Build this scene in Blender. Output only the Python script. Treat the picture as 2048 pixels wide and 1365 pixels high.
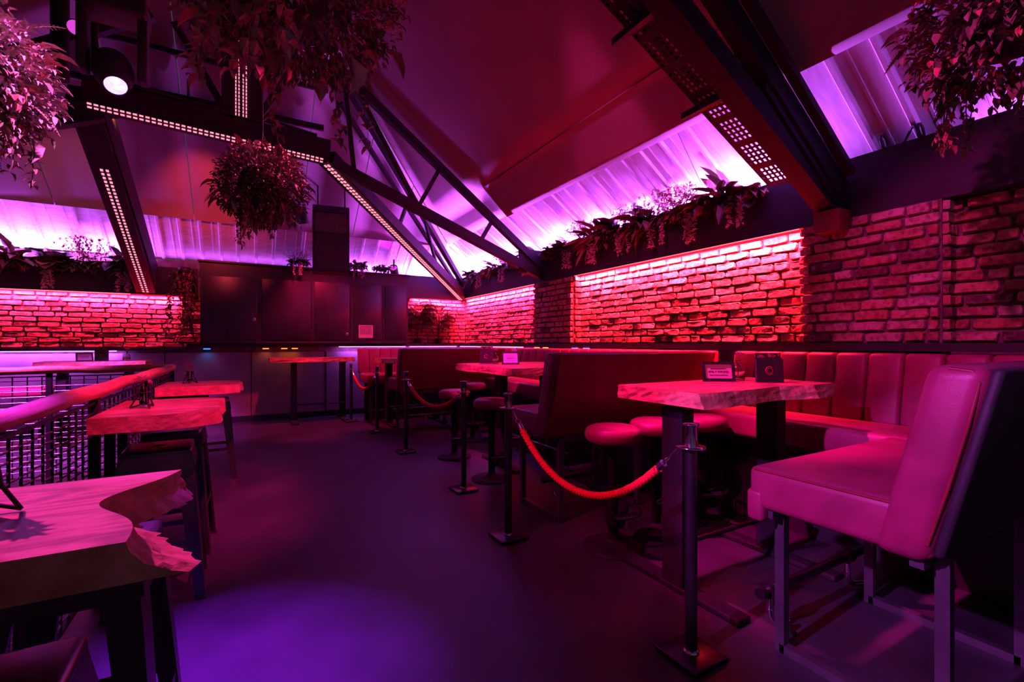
import bpy, bmesh, math, random
from mathutils import Vector, Matrix, Euler

# room axes: x runs across the hall to the long brick wall, y runs along it to the end wall, z up
sc = bpy.context.scene
for o in list(bpy.data.objects):
    bpy.data.objects.remove(o)
col = sc.collection
R = random.Random(11)
PI = math.pi

# ------------------------------------------------------------------ camera, world, exposure
cam_d = bpy.data.cameras.new('camera')
cam = bpy.data.objects.new('camera', cam_d)
col.objects.link(cam)
cam.location = (0, 0, 1.35)
cam.rotation_euler = (PI / 2, 0, -math.radians(29.4))
cam_d.sensor_width = 36.0
cam_d.lens = 36.0 * 930 / 2048
cam_d.shift_y = 5.5 / 2048
cam_d.clip_start = 0.02
sc.camera = cam

w = bpy.data.worlds.new('world')
sc.world = w
w.use_nodes = True
w.node_tree.nodes['Background'].inputs[0].default_value = (0.36, 0.24, 0.42, 1)
w.node_tree.nodes['Background'].inputs[1].default_value = 0.16

sc.view_settings.view_transform = 'Standard'
sc.view_settings.look = 'None'
sc.view_settings.gamma = 1.0
sc.view_settings.use_curve_mapping = False
sc.view_settings.exposure = 0.0
try:
    sc.cycles.use_denoising = True
    sc.cycles.max_bounces = 6
    sc.cycles.caustics_reflective = False
    sc.cycles.caustics_refractive = False
    sc.cycles.sample_clamp_indirect = 4.0
except Exception:
    pass

VIOLET = (0.56, 0.09, 1.0)
PINK = (1.0, 0.020, 0.13)
RED = (1.0, 0.020, 0.062)


def area_light(name, p0, p1, width, aim, color, watts, spread=PI):
    """A strip lamp from p0 to p1 shining along aim."""
    p0, p1, aim = Vector(p0), Vector(p1), Vector(aim).normalized()
    d = bpy.data.lights.new(name, 'AREA')
    d.shape = 'RECTANGLE'
    d.size = (p1 - p0).length
    d.size_y = width
    d.color = color
    d.energy = watts
    d.spread = spread
    o = bpy.data.objects.new(name, d)
    col.objects.link(o)
    x = (p1 - p0).normalized()
    z = -(aim - x * aim.dot(x)).normalized()
    y = z.cross(x)
    o.matrix_world = Matrix.Translation((p0 + p1) / 2) @ Matrix((x, y, z)).transposed().to_4x4()
    return o


def spot_light(name, p, target, color, watts, cone=45, blend=0.6, radius=0.04):
    d = bpy.data.lights.new(name, 'SPOT')
    d.color = color
    d.energy = watts
    d.spot_size = math.radians(cone)
    d.spot_blend = blend
    d.shadow_soft_size = radius
    o = bpy.data.objects.new(name, d)
    col.objects.link(o)
    o.location = p
    o.rotation_euler = (Vector(target) - Vector(p)).to_track_quat('-Z', 'Y').to_euler()
    return o


# LED tape hidden in the planter troughs, washing the corrugated roof sheets
area_light('trough_led_light', (4.135, 2.3, 2.68), (4.135, 5.85, 2.68), 0.02, (-0.5, 0, 0.9), VIOLET, 620)
area_light('trough_led_light', (4.135, 6.35, 2.68), (4.135, 9.1, 2.68), 0.02, (-0.5, 0, 0.9), VIOLET, 640)
area_light('trough_led_light', (4.135, -2.0, 2.68), (4.135, 1.1, 2.68), 0.02, (-0.5, 0, 0.9), VIOLET, 26)
area_light('trough_led_light', (2.85, 9.36, 2.66), (3.95, 9.36, 2.66), 0.02, (0, -0.5, 0.9), VIOLET, 220)
area_light('trough_led_light', (-4.2, 9.36, 2.55), (-1.6, 9.36, 2.55), 0.02, (0, -0.5, 0.9), VIOLET, 170)
area_light('trough_led_light', (1.5, 9.36, 2.7), (2.7, 9.36, 2.7), 0.02, (0, -0.5, 0.9), VIOLET, 26)
area_light('trough_led_light', (-1.25, 9.36, 2.7), (1.3, 9.36, 2.7), 0.02, (0, -0.5, 0.9), VIOLET, 4)
# red LED tape under the trough, washing the brick niches
area_light('niche_led_light', (4.0, 2.2, 2.30), (4.0, 5.32, 2.30), 0.015, (0.7, 0, -1), RED, 650, 2.3)
area_light('niche_led_light', (4.0, 6.38, 2.30), (4.0, 9.2, 2.30), 0.015, (0.7, 0, -1), PINK, 340, 2.3)
area_light('niche_led_light', (-4.2, 9.24, 2.11), (-1.0, 9.24, 2.11), 0.015, (0, 0.7, -1), PINK, 200, 2.3)
area_light('niche_led_light', (2.9, 9.24, 2.27), (3.95, 9.24, 2.27), 0.015, (0, 0.7, -1), PINK, 120, 2.3)
# violet LED tape under the wall ledge
area_light('ledge_led_light', (1.5, 9.22, 1.292), (3.9, 9.22, 1.292), 0.015, (0, 0.3, -1), VIOLET, 15)
area_light('ledge_led_light', (-4.2, 9.22, 1.235), (-1.75, 9.22, 1.235), 0.015, (0, 0.3, -1), VIOLET, 18)
area_light('ledge_led_light', (3.9, 6.6, 1.292), (3.9, 9.1, 1.292), 0.015, (0.3, 0, -1), VIOLET, 8)

# ------------------------------------------------------------------ mesh helpers


class MB:
    """Collects geometry and links it as one mesh object."""

    def __init__(s):
        s.v, s.f, s.sm, s.mi = [], [], [], []
        s.cur = 0

    def add(s, vs, fs, smooth=False):
        n = len(s.v)
        s.v += [tuple(v) for v in vs]
        s.f += [tuple(i + n for i in f) for f in fs]
        s.sm += [smooth] * len(fs)
        s.mi += [s.cur] * len(fs)
        return s

    def box(s, x0, x1, y0, y1, z0, z1):
        return s.add([(x0, y0, z0), (x1, y0, z0), (x1, y1, z0), (x0, y1, z0), (x0, y0, z1), (x1, y0, z1), (x1, y1, z1), (x0, y1, z1)],
                     [(0, 3, 2, 1), (4, 5, 6, 7), (0, 1, 5, 4), (1, 2, 6, 5), (2, 3, 7, 6), (3, 0, 4, 7)])

    def beam(s, p0, p1, wd, ht, up=(0, 0, 1), wd1=None, ht1=None):
        """Box of section wd x ht from p0 to p1; ht lies along up."""
        p0, p1 = Vector(p0), Vector(p1)
        d = (p1 - p0).normalized()
        up = Vector(up)
        if abs(d.dot(up.normalized())) > 0.98:
            up = Vector((0, 1, 0))
        x = d.cross(up).normalized()
        y = x.cross(d).normalized()
        wd1 = wd if wd1 is None else wd1
        ht1 = ht if ht1 is None else ht1
        vs = []
        for p, a, b in ((p0, wd, ht), (p1, wd1, ht1)):
            for i, j in ((-1, -1), (1, -1), (1, 1), (-1, 1)):
                vs.append(p + x * i * a / 2 + y * j * b / 2)
        return s.add(vs, [(3, 2, 1, 0), (4, 5, 6, 7), (0, 1, 5, 4), (1, 2, 6, 5), (2, 3, 7, 6), (3, 0, 4, 7)])

    def tube(s, pts, r, n=8, caps=True):
        pts = [Vector(p) for p in pts]
        rs = r if isinstance(r, (list, tuple)) else [r] * len(pts)
        vs, fs = [], []
        prev = None
        for i, p in enumerate(pts):
            a = pts[max(i - 1, 0)]
            b = pts[min(i + 1, len(pts) - 1)]
            d = (b - a).normalized()
            if prev is None:
                up = Vector((0, 0, 1)) if abs(d.z) < 0.9 else Vector((1, 0, 0))
                x = d.cross(up).normalized()
            else:
                x = (prev - d * prev.dot(d)).normalized()
            prev = x
            y = d.cross(x)
            for k in range(n):
                t = 2 * PI * k / n
                vs.append(p + (x * math.cos(t) + y * math.sin(t)) * rs[i])
        for i in range(len(pts) - 1):
            for k in range(n):
                fs.append((i * n + k, i * n + (k + 1) % n, (i + 1) * n + (k + 1) % n, (i + 1) * n + k))
        s.add(vs, fs, True)
        if caps:
            m = len(pts) - 1
            s.add([vs[k] for k in range(n)], [tuple(range(n - 1, -1, -1))])
            s.add([vs[m * n + k] for k in range(n)], [tuple(range(n))])
        return s

    def lathe(s, prof, c=(0, 0, 0), n=20, smooth=True):
        vs, fs = [], []
        for r, z in prof:
            for k in range(n):
                t = 2 * PI * k / n
                vs.append((c[0] + r * math.cos(t), c[1] + r * math.sin(t), c[2] + z))
        for i in range(len(prof) - 1):
            for k in range(n):
                fs.append((i * n + k, i * n + (k + 1) % n, (i + 1) * n + (k + 1) % n, (i + 1) * n + k))
        s.add(vs, fs, smooth)
        if prof[0][0] > 1e-5:
            s.add(vs[:n], [tuple(range(n - 1, -1, -1))])
        if prof[-1][0] > 1e-5:
            s.add(vs[-n:], [tuple(range(n))])
        return s

    def rings(s, rings, smooth=False, cap=True):
        """Closed outlines of equal length joined into a skin."""
        n = len(rings[0])
        vs = [v for r in rings for v in r]
        fs = []
        for i in range(len(rings) - 1):
            for k in range(n):
                fs.append((i * n + k, i * n + (k + 1) % n, (i + 1) * n + (k + 1) % n, (i + 1) * n + k))
        s.add(vs, fs, smooth)
        if cap:
            s.add(rings[0], [tuple(range(n - 1, -1, -1))])
            s.add(rings[-1], [tuple(range(n))])
        return s

    def rbox(s, x0, x1, y0, y1, z0, z1, r=0.03, seg=3, M=None):
        """Box with rounded edges."""
        bm = bmesh.new()
        bmesh.ops.create_cube(bm, size=1.0)
        for v in bm.verts:
            v.co = Vector(((x0 + x1) / 2 + v.co.x * (x1 - x0), (y0 + y1) / 2 + v.co.y * (y1 - y0), (z0 + z1) / 2 + v.co.z * (z1 - z0)))
        bmesh.ops.bevel(bm, geom=bm.edges[:], offset=r, segments=seg, profile=0.5, affect='EDGES')
        if M is not None:
            bmesh.ops.transform(bm, matrix=M, verts=bm.verts)
        bm.verts.index_update()
        s.add([v.co.copy() for v in bm.verts], [tuple(v.index for v in f.verts) for f in bm.faces], True)
        bm.free()
        return s

    def mesh(s, name, mat):
        me = bpy.data.meshes.new(name)
        me.from_pydata(s.v, [], s.f)
        me.polygons.foreach_set('use_smooth', s.sm)
        mats = mat if isinstance(mat, (list, tuple)) else [mat]
        for m in mats:
            me.materials.append(m)
        if len(mats) > 1:
            me.polygons.foreach_set('material_index', s.mi)
        me.update()
        return me

    def build(s, name, mat, parent=None, loc=None, rot=None):
        o = bpy.data.objects.new(name, s.mesh(name, mat))
        col.objects.link(o)
        if parent is not None:
            o.parent = parent
        if loc is not None:
            o.location = loc
        if rot is not None:
            o.rotation_euler = rot
        return o


def tag(o, label, cat, group=None):
    o['label'] = label
    o['category'] = cat
    if group:
        o['group'] = group
    return o


def thing(name, label, cat, loc=(0, 0, 0), rz=0.0, group=None):
    o = bpy.data.objects.new(name, None)
    o.empty_display_size = 0.05
    col.objects.link(o)
    o.location = loc
    o.rotation_euler = (0, 0, rz)
    return tag(o, label, cat, group)


def struct(o):
    o['kind'] = 'structure'
    return o


def stuff(o):
    o['kind'] = 'stuff'
    return o


def inst(name, me, parent, M=None, loc=None, rot=None, scale=None):
    o = bpy.data.objects.new(name, me)
    col.objects.link(o)
    if parent is not None:
        o.parent = parent
    if M is not None:
        o.matrix_local = M
    if loc is not None:
        o.location = loc
    if rot is not None:
        o.rotation_euler = rot
    if scale is not None:
        o.scale = scale
    return o


def copy_tree(o, parent=None):
    c = o.copy()
    col.objects.link(c)
    c.parent = parent
    for ch in o.children:
        copy_tree(ch, c)
    return c


# ------------------------------------------------------------------ materials
def mat(name, base=(0.5, 0.5, 0.5), rough=0.5, metal=0.0, noise=0.0, nscale=8.0, bump=0.0, bscale=60.0, stretch=None,
        rvar=0.0, emit=None, estr=0.0, trans=0.0, coat=0.0, two=None, rnd=0.0, spec=0.5):
    m = bpy.data.materials.new(name)
    m.use_nodes = True
    nt = m.node_tree
    b = nt.nodes['Principled BSDF']
    L = nt.links
    b.inputs['Base Color'].default_value = (*base, 1)
    b.inputs['Roughness'].default_value = rough
    b.inputs['Metallic'].default_value = metal
    b.inputs['Coat Weight'].default_value = coat
    b.inputs['Specular IOR Level'].default_value = spec
    b.inputs['Transmission Weight'].default_value = trans
    tc = nt.nodes.new('ShaderNodeTexCoord')
    mp = nt.nodes.new('ShaderNodeMapping')
    L.new(tc.outputs['Object'], mp.inputs[0])
    if stretch:
        mp.inputs['Scale'].default_value = stretch
    src = mp.outputs[0]
    if noise > 0 or two is not None:
        n = nt.nodes.new('ShaderNodeTexNoise')
        n.inputs['Scale'].default_value = nscale
        n.inputs['Detail'].default_value = 6
        L.new(src, n.inputs['Vector'])
        r = nt.nodes.new('ShaderNodeValToRGB')
        r.color_ramp.elements[0].position = 0.35
        r.color_ramp.elements[1].position = 0.65
        c2 = two if two is not None else tuple(min(1, x * (1 + noise)) for x in base)
        c1 = base if two is not None else tuple(x * (1 - noise) for x in base)
        r.color_ramp.elements[0].color = (*c1, 1)
        r.color_ramp.elements[1].color = (*c2, 1)
        L.new(n.outputs['Fac'], r.inputs[0])
        out = r.outputs[0]
        if rnd > 0:
            oi = nt.nodes.new('ShaderNodeObjectInfo')
            mr = nt.nodes.new('ShaderNodeMapRange')
            mr.inputs['To Min'].default_value = 1 - rnd
            mr.inputs['To Max'].default_value = 1 + rnd
            L.new(oi.outputs['Random'], mr.inputs['Value'])
            hs = nt.nodes.new('ShaderNodeHueSaturation')
            L.new(mr.outputs[0], hs.inputs['Value'])
            L.new(out, hs.inputs['Color'])
            out = hs.outputs[0]
        L.new(out, b.inputs['Base Color'])
        if rvar > 0:
            mr = nt.nodes.new('ShaderNodeMapRange')
            mr.inputs['To Min'].default_value = rough - rvar
            mr.inputs['To Max'].default_value = rough + rvar
            L.new(n.outputs['Fac'], mr.inputs['Value'])
            L.new(mr.outputs[0], b.inputs['Roughness'])
    if bump > 0:
        n2 = nt.nodes.new('ShaderNodeTexNoise')
        n2.inputs['Scale'].default_value = bscale
        n2.inputs['Detail'].default_value = 4
        L.new(src, n2.inputs['Vector'])
        bp = nt.nodes.new('ShaderNodeBump')
        bp.inputs['Strength'].default_value = bump
        bp.inputs['Distance'].default_value = 0.01
        L.new(n2.outputs['Fac'], bp.inputs['Height'])
        L.new(bp.outputs[0], b.inputs['Normal'])
    if emit is not None:
        b.inputs['Emission Color'].default_value = (*emit, 1)
        b.inputs['Emission Strength'].default_value = estr
    return m


def brick_material():
    m = bpy.data.materials.new('reclaimed_brick')
    m.use_nodes = True
    nt = m.node_tree
    L = nt.links
    b = nt.nodes['Principled BSDF']
    b.inputs['Roughness'].default_value = 0.85
    oi = nt.nodes.new('ShaderNodeObjectInfo')
    r = nt.nodes.new('ShaderNodeValToRGB')
    r.color_ramp.interpolation = 'LINEAR'
    cols = [(0.0, (0.22, 0.09, 0.07)), (0.08, (0.10, 0.045, 0.045)), (0.12, (0.36, 0.14, 0.10)), (0.3, (0.55, 0.21, 0.13)), (0.5, (0.46, 0.16, 0.11)),
            (0.65, (0.62, 0.30, 0.19)), (0.8, (0.50, 0.26, 0.22)), (0.9, (0.70, 0.48, 0.38)), (1.0, (0.40, 0.13, 0.09))]
    el = r.color_ramp.elements
    el[0].position, el[0].color = cols[0][0], (*cols[0][1], 1)
    el[1].position, el[1].color = cols[-1][0], (*cols[-1][1], 1)
    for p, c in cols[1:-1]:
        e = el.new(p)
        e.color = (*c, 1)
    L.new(oi.outputs['Random'], r.inputs[0])
    g = nt.nodes.new('ShaderNodeNewGeometry')
    n = nt.nodes.new('ShaderNodeTexNoise')
    n.inputs['Scale'].default_value = 14
    n.inputs['Detail'].default_value = 8
    n.inputs['Roughness'].default_value = 0.7
    L.new(g.outputs['Position'], n.inputs['Vector'])
    r2 = nt.nodes.new('ShaderNodeValToRGB')
    r2.color_ramp.elements[0].position = 0.52
    r2.color_ramp.elements[1].position = 0.72
    r2.color_ramp.elements[0].color = (0, 0, 0, 1)
    r2.color_ramp.elements[1].color = (0.75, 0.75, 0.75, 1)
    L.new(n.outputs['Fac'], r2.inputs[0])
    mx = nt.nodes.new('ShaderNodeMix')
    mx.data_type = 'RGBA'
    L.new(r2.outputs[0], mx.inputs[0])
    L.new(r.outputs[0], mx.inputs[6])
    mx.inputs[7].default_value = (0.72, 0.62, 0.56, 1)
    n3 = nt.nodes.new('ShaderNodeTexNoise')
    n3.inputs['Scale'].default_value = 30
    n3.inputs['Detail'].default_value = 5
    L.new(g.outputs['Position'], n3.inputs['Vector'])
    r3 = nt.nodes.new('ShaderNodeValToRGB')
    r3.color_ramp.elements[0].position = 0.3
    r3.color_ramp.elements[1].position = 0.55
    r3.color_ramp.elements[0].color = (0.45, 0.4, 0.4, 1)
    r3.color_ramp.elements[1].color = (1, 1, 1, 1)
    L.new(n3.outputs['Fac'], r3.inputs[0])
    mu = nt.nodes.new('ShaderNodeMix')
    mu.data_type = 'RGBA'
    mu.blend_type = 'MULTIPLY'
    mu.inputs[0].default_value = 1
    L.new(mx.outputs[2], mu.inputs[6])
    L.new(r3.outputs[0], mu.inputs[7])
    L.new(mu.outputs[2], b.inputs['Base Color'])
    bp = nt.nodes.new('ShaderNodeBump')
    bp.inputs['Strength'].default_value = 0.7
    bp.inputs['Distance'].default_value = 0.01
    L.new(n3.outputs['Fac'], bp.inputs['Height'])
    L.new(bp.outputs[0], b.inputs['Normal'])
    return m


def wood_material(name, c1, c2, c3, direction=0):
    """Polished slab with growth bands running along one axis."""
    m = bpy.data.materials.new(name)
    m.use_nodes = True
    nt = m.node_tree
    L = nt.links
    b = nt.nodes['Principled BSDF']
    b.inputs['Roughness'].default_value = 0.32
    tc = nt.nodes.new('ShaderNodeTexCoord')
    mp = nt.nodes.new('ShaderNodeMapping')
    mp.inputs['Scale'].default_value = (0.8, 3.0, 2.0) if direction == 0 else (3.0, 0.8, 2.0)
    L.new(tc.outputs['Object'], mp.inputs[0])
    n = nt.nodes.new('ShaderNodeTexNoise')
    n.inputs['Scale'].default_value = 2.6
    n.inputs['Detail'].default_value = 3
    n.inputs['Distortion'].default_value = 1.2
    L.new(mp.outputs[0], n.inputs['Vector'])
    mth = nt.nodes.new('ShaderNodeMath')
    mth.operation = 'MULTIPLY'
    mth.inputs[1].default_value = 9.0
    L.new(n.outputs['Fac'], mth.inputs[0])
    fr = nt.nodes.new('ShaderNodeMath')
    fr.operation = 'PINGPONG'
    fr.inputs[1].default_value = 1.0
    L.new(mth.outputs[0], fr.inputs[0])
    r = nt.nodes.new('ShaderNodeValToRGB')
    r.color_ramp.elements[0].color = (*c1, 1)
    r.color_ramp.elements[1].color = (*c2, 1)
    e = r.color_ramp.elements.new(0.55)
    e.color = (*c3, 1)
    L.new(fr.outputs[0], r.inputs[0])
    n2 = nt.nodes.new('ShaderNodeTexNoise')
    n2.inputs['Scale'].default_value = 40
    n2.inputs['Detail'].default_value = 4
    L.new(mp.outputs[0], n2.inputs['Vector'])
    mu = nt.nodes.new('ShaderNodeMix')
    mu.data_type = 'RGBA'
    mu.blend_type = 'MULTIPLY'
    mu.inputs[0].default_value = 0.5
    L.new(r.outputs[0], mu.inputs[6])
    L.new(n2.outputs['Fac'], mu.inputs[7])
    L.new(mu.outputs[2], b.inputs['Base Color'])
    bp = nt.nodes.new('ShaderNodeBump')
    bp.inputs['Strength'].default_value = 0.08
    L.new(n2.outputs['Fac'], bp.inputs['Height'])
    L.new(bp.outputs[0], b.inputs['Normal'])
    return m


M = {}
M['brick'] = brick_material()
M['mortar'] = mat('lime_mortar', (0.20, 0.14, 0.13), 0.95, noise=0.3, nscale=12, bump=0.6, bscale=40)
M['floor'] = mat('dark_screed', (0.044, 0.046, 0.050), 0.5, noise=0.35, nscale=1.6, rvar=0.12, bump=0.15, bscale=220)
M['plaster'] = mat('painted_board', (0.40, 0.33, 0.37), 0.75, noise=0.12, nscale=3, bump=0.05)
M['lining'] = mat('ceiling_lining', (0.34, 0.27, 0.28), 0.8, noise=0.06, nscale=2, bump=0.05, bscale=8)
M['sheet'] = mat('corrugated_sheet', (0.78, 0.76, 0.80), 0.42, noise=0.12, nscale=5, stretch=(1, 6, 1), bump=0.04, bscale=20)
M['fascia'] = mat('black_fascia', (0.024, 0.024, 0.028), 0.6, noise=0.2, nscale=3)
M['steel'] = mat('black_steel', (0.018, 0.017, 0.020), 0.65, metal=0.0, noise=0.3, nscale=6, bump=0.05, spec=0.3)
M['gunmetal'] = mat('gunmetal', (0.10, 0.09, 0.10), 0.33, metal=0.9, noise=0.2, nscale=10)
M['tube'] = mat('grey_steel_tube', (0.13, 0.12, 0.14), 0.4, metal=0.6, noise=0.15, nscale=9)
M['chrome'] = mat('polished_chrome', (0.75, 0.74, 0.78), 0.14, metal=1.0, noise=0.05, nscale=20)
M['leather'] = mat('red_leather', (0.32, 0.026, 0.10), 0.42, noise=0.16, nscale=7, bump=0.10, bscale=260)
M['piping'] = mat('leather_piping', (0.24, 0.022, 0.036), 0.4, noise=0.1)
M['slab'] = wood_material('live_edge_wood', (0.30, 0.13, 0.06), (0.72, 0.44, 0.24), (0.52, 0.27, 0.13), 0)
M['slab_end'] = mat('bark_edge', (0.46, 0.17, 0.09), 0.6, two=(0.72, 0.36, 0.21), nscale=16, bump=0.6, bscale=30)
M['handrail'] = mat('peeled_pole', (0.56, 0.30, 0.11), 0.55, two=(0.72, 0.44, 0.18), nscale=6, stretch=(8, 1, 8), bump=0.15, bscale=30)
M['rope'] = mat('red_rope', (0.85, 0.012, 0.03), 0.75, noise=0.25, nscale=120, bump=0.3, bscale=240)
M['leaf_a'] = mat('leaf_deep', (0.15, 0.17, 0.09), 0.5, noise=0.4, nscale=9, rnd=0.3)
M['leaf_b'] = mat('leaf_mid', (0.28, 0.25, 0.15), 0.5, noise=0.4, nscale=9, rnd=0.3)
M['leaf_c'] = mat('leaf_rusty', (0.42, 0.17, 0.12), 0.55, noise=0.4, nscale=9, rnd=0.3)
M['leaf_d'] = mat('leaf_pale', (0.55, 0.50, 0.44), 0.5, noise=0.3, nscale=12, rnd=0.2)
M['petal'] = mat('petal_pale', (0.72, 0.58, 0.56), 0.6, noise=0.2, nscale=20)
M['petal_red'] = mat('petal_red', (0.62, 0.10, 0.07), 0.6, noise=0.3, nscale=20)
M['moss'] = mat('moss', (0.035, 0.032, 0.022), 0.95, noise=0.5, nscale=20, bump=1.0, bscale=30)
M['led'] = mat('led_chip', (1, 0.6, 0.6), 0.4, noise=0.02, emit=(1.0, 0.24, 0.36), estr=1.7)
M['led_tape_red'] = mat('led_tape_red', (1, 0.5, 0.5), 0.4, noise=0.02, emit=(1.0, 0.20, 0.30), estr=1.6)
M['led_tape_violet'] = mat('led_tape_violet', (1, 0.8, 1), 0.4, noise=0.02, emit=(0.95, 0.45, 1.0), estr=1.8)
M['lens_violet'] = mat('lens_violet', (0.8, 0.7, 1), 0.2, noise=0.02, emit=(0.55, 0.36, 1.0), estr=1.5)
M['lens_pink'] = mat('lens_pink', (0.8, 0.4, 0.8), 0.2, noise=0.02, emit=(0.55, 0.06, 0.52), estr=0.8)
M['lens_blue'] = mat('lens_blue', (0.2, 0.5, 1), 0.2, noise=0.02, emit=(0.03, 0.22, 1.0), estr=1.6)
M['lens_amber'] = mat('lens_amber', (1, 0.5, 0.1), 0.2, noise=0.02, emit=(1.0, 0.22, 0.03), estr=1.8)
M['lens_yellow'] = mat('lens_yellow', (1, 0.7, 0.2), 0.2, noise=0.02, emit=(1.0, 0.60, 0.12), estr=1.5)
M['display'] = mat('display', (0.2, 0.6, 1), 0.2, noise=0.02, emit=(0.10, 0.45, 1.0), estr=1.6)
M['glass'] = mat('clear_glass', (0.95, 0.95, 0.97), 0.03, noise=0.01, trans=1.0)
M['paper'] = mat('white_card', (0.86, 0.84, 0.86), 0.7, noise=0.02, nscale=30)
M['ink'] = mat('black_ink', (0.03, 0.02, 0.04), 0.7, noise=0.1)
M['print_red'] = mat('red_print', (0.50, 0.06, 0.08), 0.6, noise=0.1)
M['frame'] = mat('black_frame', (0.03, 0.026, 0.03), 0.4, noise=0.2)
M['cabinet'] = mat('black_cabinet', (0.026, 0.025, 0.030), 0.34, noise=0.3, nscale=2.5, rvar=0.1)
M['speaker'] = mat('speaker_box', (0.035, 0.033, 0.036), 0.6, noise=0.3, nscale=40, bump=0.2, bscale=160)
M['horn'] = mat('speaker_horn', (0.16, 0.14, 0.16), 0.45, noise=0.2)
M['rubber'] = mat('black_rubber', (0.02, 0.018, 0.02), 0.7, noise=0.2)
M['stem'] = mat('brown_stem', (0.10, 0.07, 0.04), 0.8, noise=0.3, nscale=20)
M['dark_back'] = mat('dark_back', (0.03, 0.026, 0.03), 0.6, noise=0.2, nscale=12, bump=0.1, bscale=200)  # darker base colour for the nearest bench's back panel

# ------------------------------------------------------------------ the setting
XN, XP = 4.12, 3.98          # niche back, pillar face of the long wall
YB = 9.35                    # end wall
EAVE, SLOPE = 2.76, 0.70


def zr(x):                   # long roof slope
    return EAVE + SLOPE * (4.2 - x)


def zb(y):                   # hipped end slope
    return EAVE + SLOPE * (9.43 - y)


struct(MB().box(-4.6, 4.4, -3.2, 9.7, -0.12, 0.0).build('floor', M['floor']))
wl = struct(MB().box(-4.6, -4.4, -3.2, 9.7, 0, 2.7).build('wall_left', M['plaster']))
# long wall: niche backs, upper wall behind the trough, lower wall behind the benches
wr = struct(MB().box(XN, 4.4, -3.2, 9.7, 0, 2.31).box(4.215, 4.4, -3.2, 9.7, 2.31, 2.74).build('wall_right', M['mortar']))
wp1 = struct(MB().box(XP, XN, 5.30, 6.32, 0, 2.31).build('wall_pillar_1', M['mortar']))
wp2 = struct(MB().box(XP, XN, 1.28, 2.16, 0, 2.31).build('wall_pillar_2', M['mortar']))
wb = struct(MB().box(-4.6, 4.4, YB, 9.7, 1.2, 2.35).box(-4.6, 4.4, 9.45, 9.7, 2.35, 2.74).build('wall_back', M['mortar']))
struct(MB().box(-4.4, 4.12, 9.30, 9.70, 0.10, 1.2).build('wall_back_panel', M['plaster']))
struct(MB().box(-4.4, 4.12, 9.27, 9.34, 0.0, 0.10).build('baseboard_back', M['fascia']))
# joints in the painted panel wall under the ledge
for k, x in enumerate((-1.2, 0.02, 1.24)):
    struct(MB().box(x - 0.006, x + 0.006, 9.294, 9.31, 0.1, 1.2).build('trim_panel_joint', M['fascia']))

# ledges
struct(MB().box(3.86, 4.0, -3.2, 9.2, 1.30, 1.355).build('trim_1', M['fascia']))
struct(MB().box(-0.9, 4.0, 9.16, 9.36, 1.30, 1.355).build('trim_2', M['fascia']))
struct(MB().box(-4.4, -0.9, 9.16, 9.36, 1.245, 1.29).build('trim_3', M['fascia']))

# ---- bricks, each one a piece of its wall
brick_meshes = []
for k in range(10):
    rr = random.Random(100 + k)
    hx, hz = 0.5, 0.5
    base = [(-hx, -0.30), (-hx, 0.28), (-0.46, hz), (-0.12, hz), (0.2, hz), (0.46, hz), (hx, 0.3), (hx, -0.28), (0.46, -hz), (0.05, -hz), (-0.46, -hz)]
    base = [(x + rr.uniform(-0.018, 0.018), z + rr.uniform(-0.07, 0.05)) for x, z in base]
    fr = [(x * 0.955, rr.uniform(-1.05, -0.85), z * 0.86) for x, z in base]
    md = [(x, -0.62, z) for x, z in base]
    bk = [(x, 0.6, z) for x, z in base]
    mb = MB()
    mb.rings([bk, md, fr])
    brick_meshes.append(mb.mesh('brick', M['brick']))


def brick_run(parent, origin, along, normal, length, z0, z1, rows, proud=0.012, seed=1, full=0.235, stagger=0.0):
    """Courses of bricks on a wall face. origin is the start of the face at floor level."""
    rr = random.Random(seed)
    along, normal = Vector(along), Vector(normal)
    ch = (z1 - z0) / rows
    rotz = math.atan2(along.y, along.x)
    for r in range(rows):
        z = z0 + ch * (r + 0.5)
        s = -rr.uniform(0.02, 0.2) if r % 2 else 0.0
        while s < length - 0.03:
            ln = full * rr.uniform(0.92, 1.08) if rr.random() > 0.14 else full * rr.uniform(0.45, 0.6)
            a, b = max(s, 0.0), min(s + ln, length)
            if length - b < 0.05:
                b = length
            s = b if b > a else s + ln
            if b - a < 0.035:
                continue
            joint = rr.uniform(0.012, 0.024)
            c = origin + along * ((a + b) / 2) + normal * rr.uniform(-0.005, 0.010)
            o = bpy.data.objects.new('brick', rr.choice(brick_meshes))
            col.objects.link(o)
            o.parent = parent
            o.location = (c.x, c.y, z + rr.uniform(-0.003, 0.003))
            o.rotation_euler = (0, rr.uniform(-0.012, 0.012), rotz)
            sx = (b - a - joint) * (-1 if False else 1)
            o.scale = (sx, 0.024 + proud, ch - rr.uniform(0.012, 0.022))


Z0, Z1 = 1.36, 2.31
# long wall (looking at it, normal is -x, run along -y so that the front of the brick mesh faces -x)
A = Vector((0, -1, 0))
Nn = Vector((-1, 0, 0))
brick_run(wr, Vector((XN, 5.30, 0)), A, Nn, 3.14, Z0, Z1, 12, seed=3)
brick_run(wr, Vector((XN, 9.33, 0)), A, Nn, 3.00, Z0, Z1, 12, seed=4)
brick_run(wr, Vector((XN, 1.28, 0)), A, Nn, 1.5, Z0, Z1, 12, seed=5)
brick_run(wp1, Vector((XP, 6.32, 0)), A, Nn, 1.02, Z0, Z1, 12, seed=6)
brick_run(wp2, Vector((XP, 2.16, 0)), A, Nn, 0.88, Z0, Z1, 12, seed=7)
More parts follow.
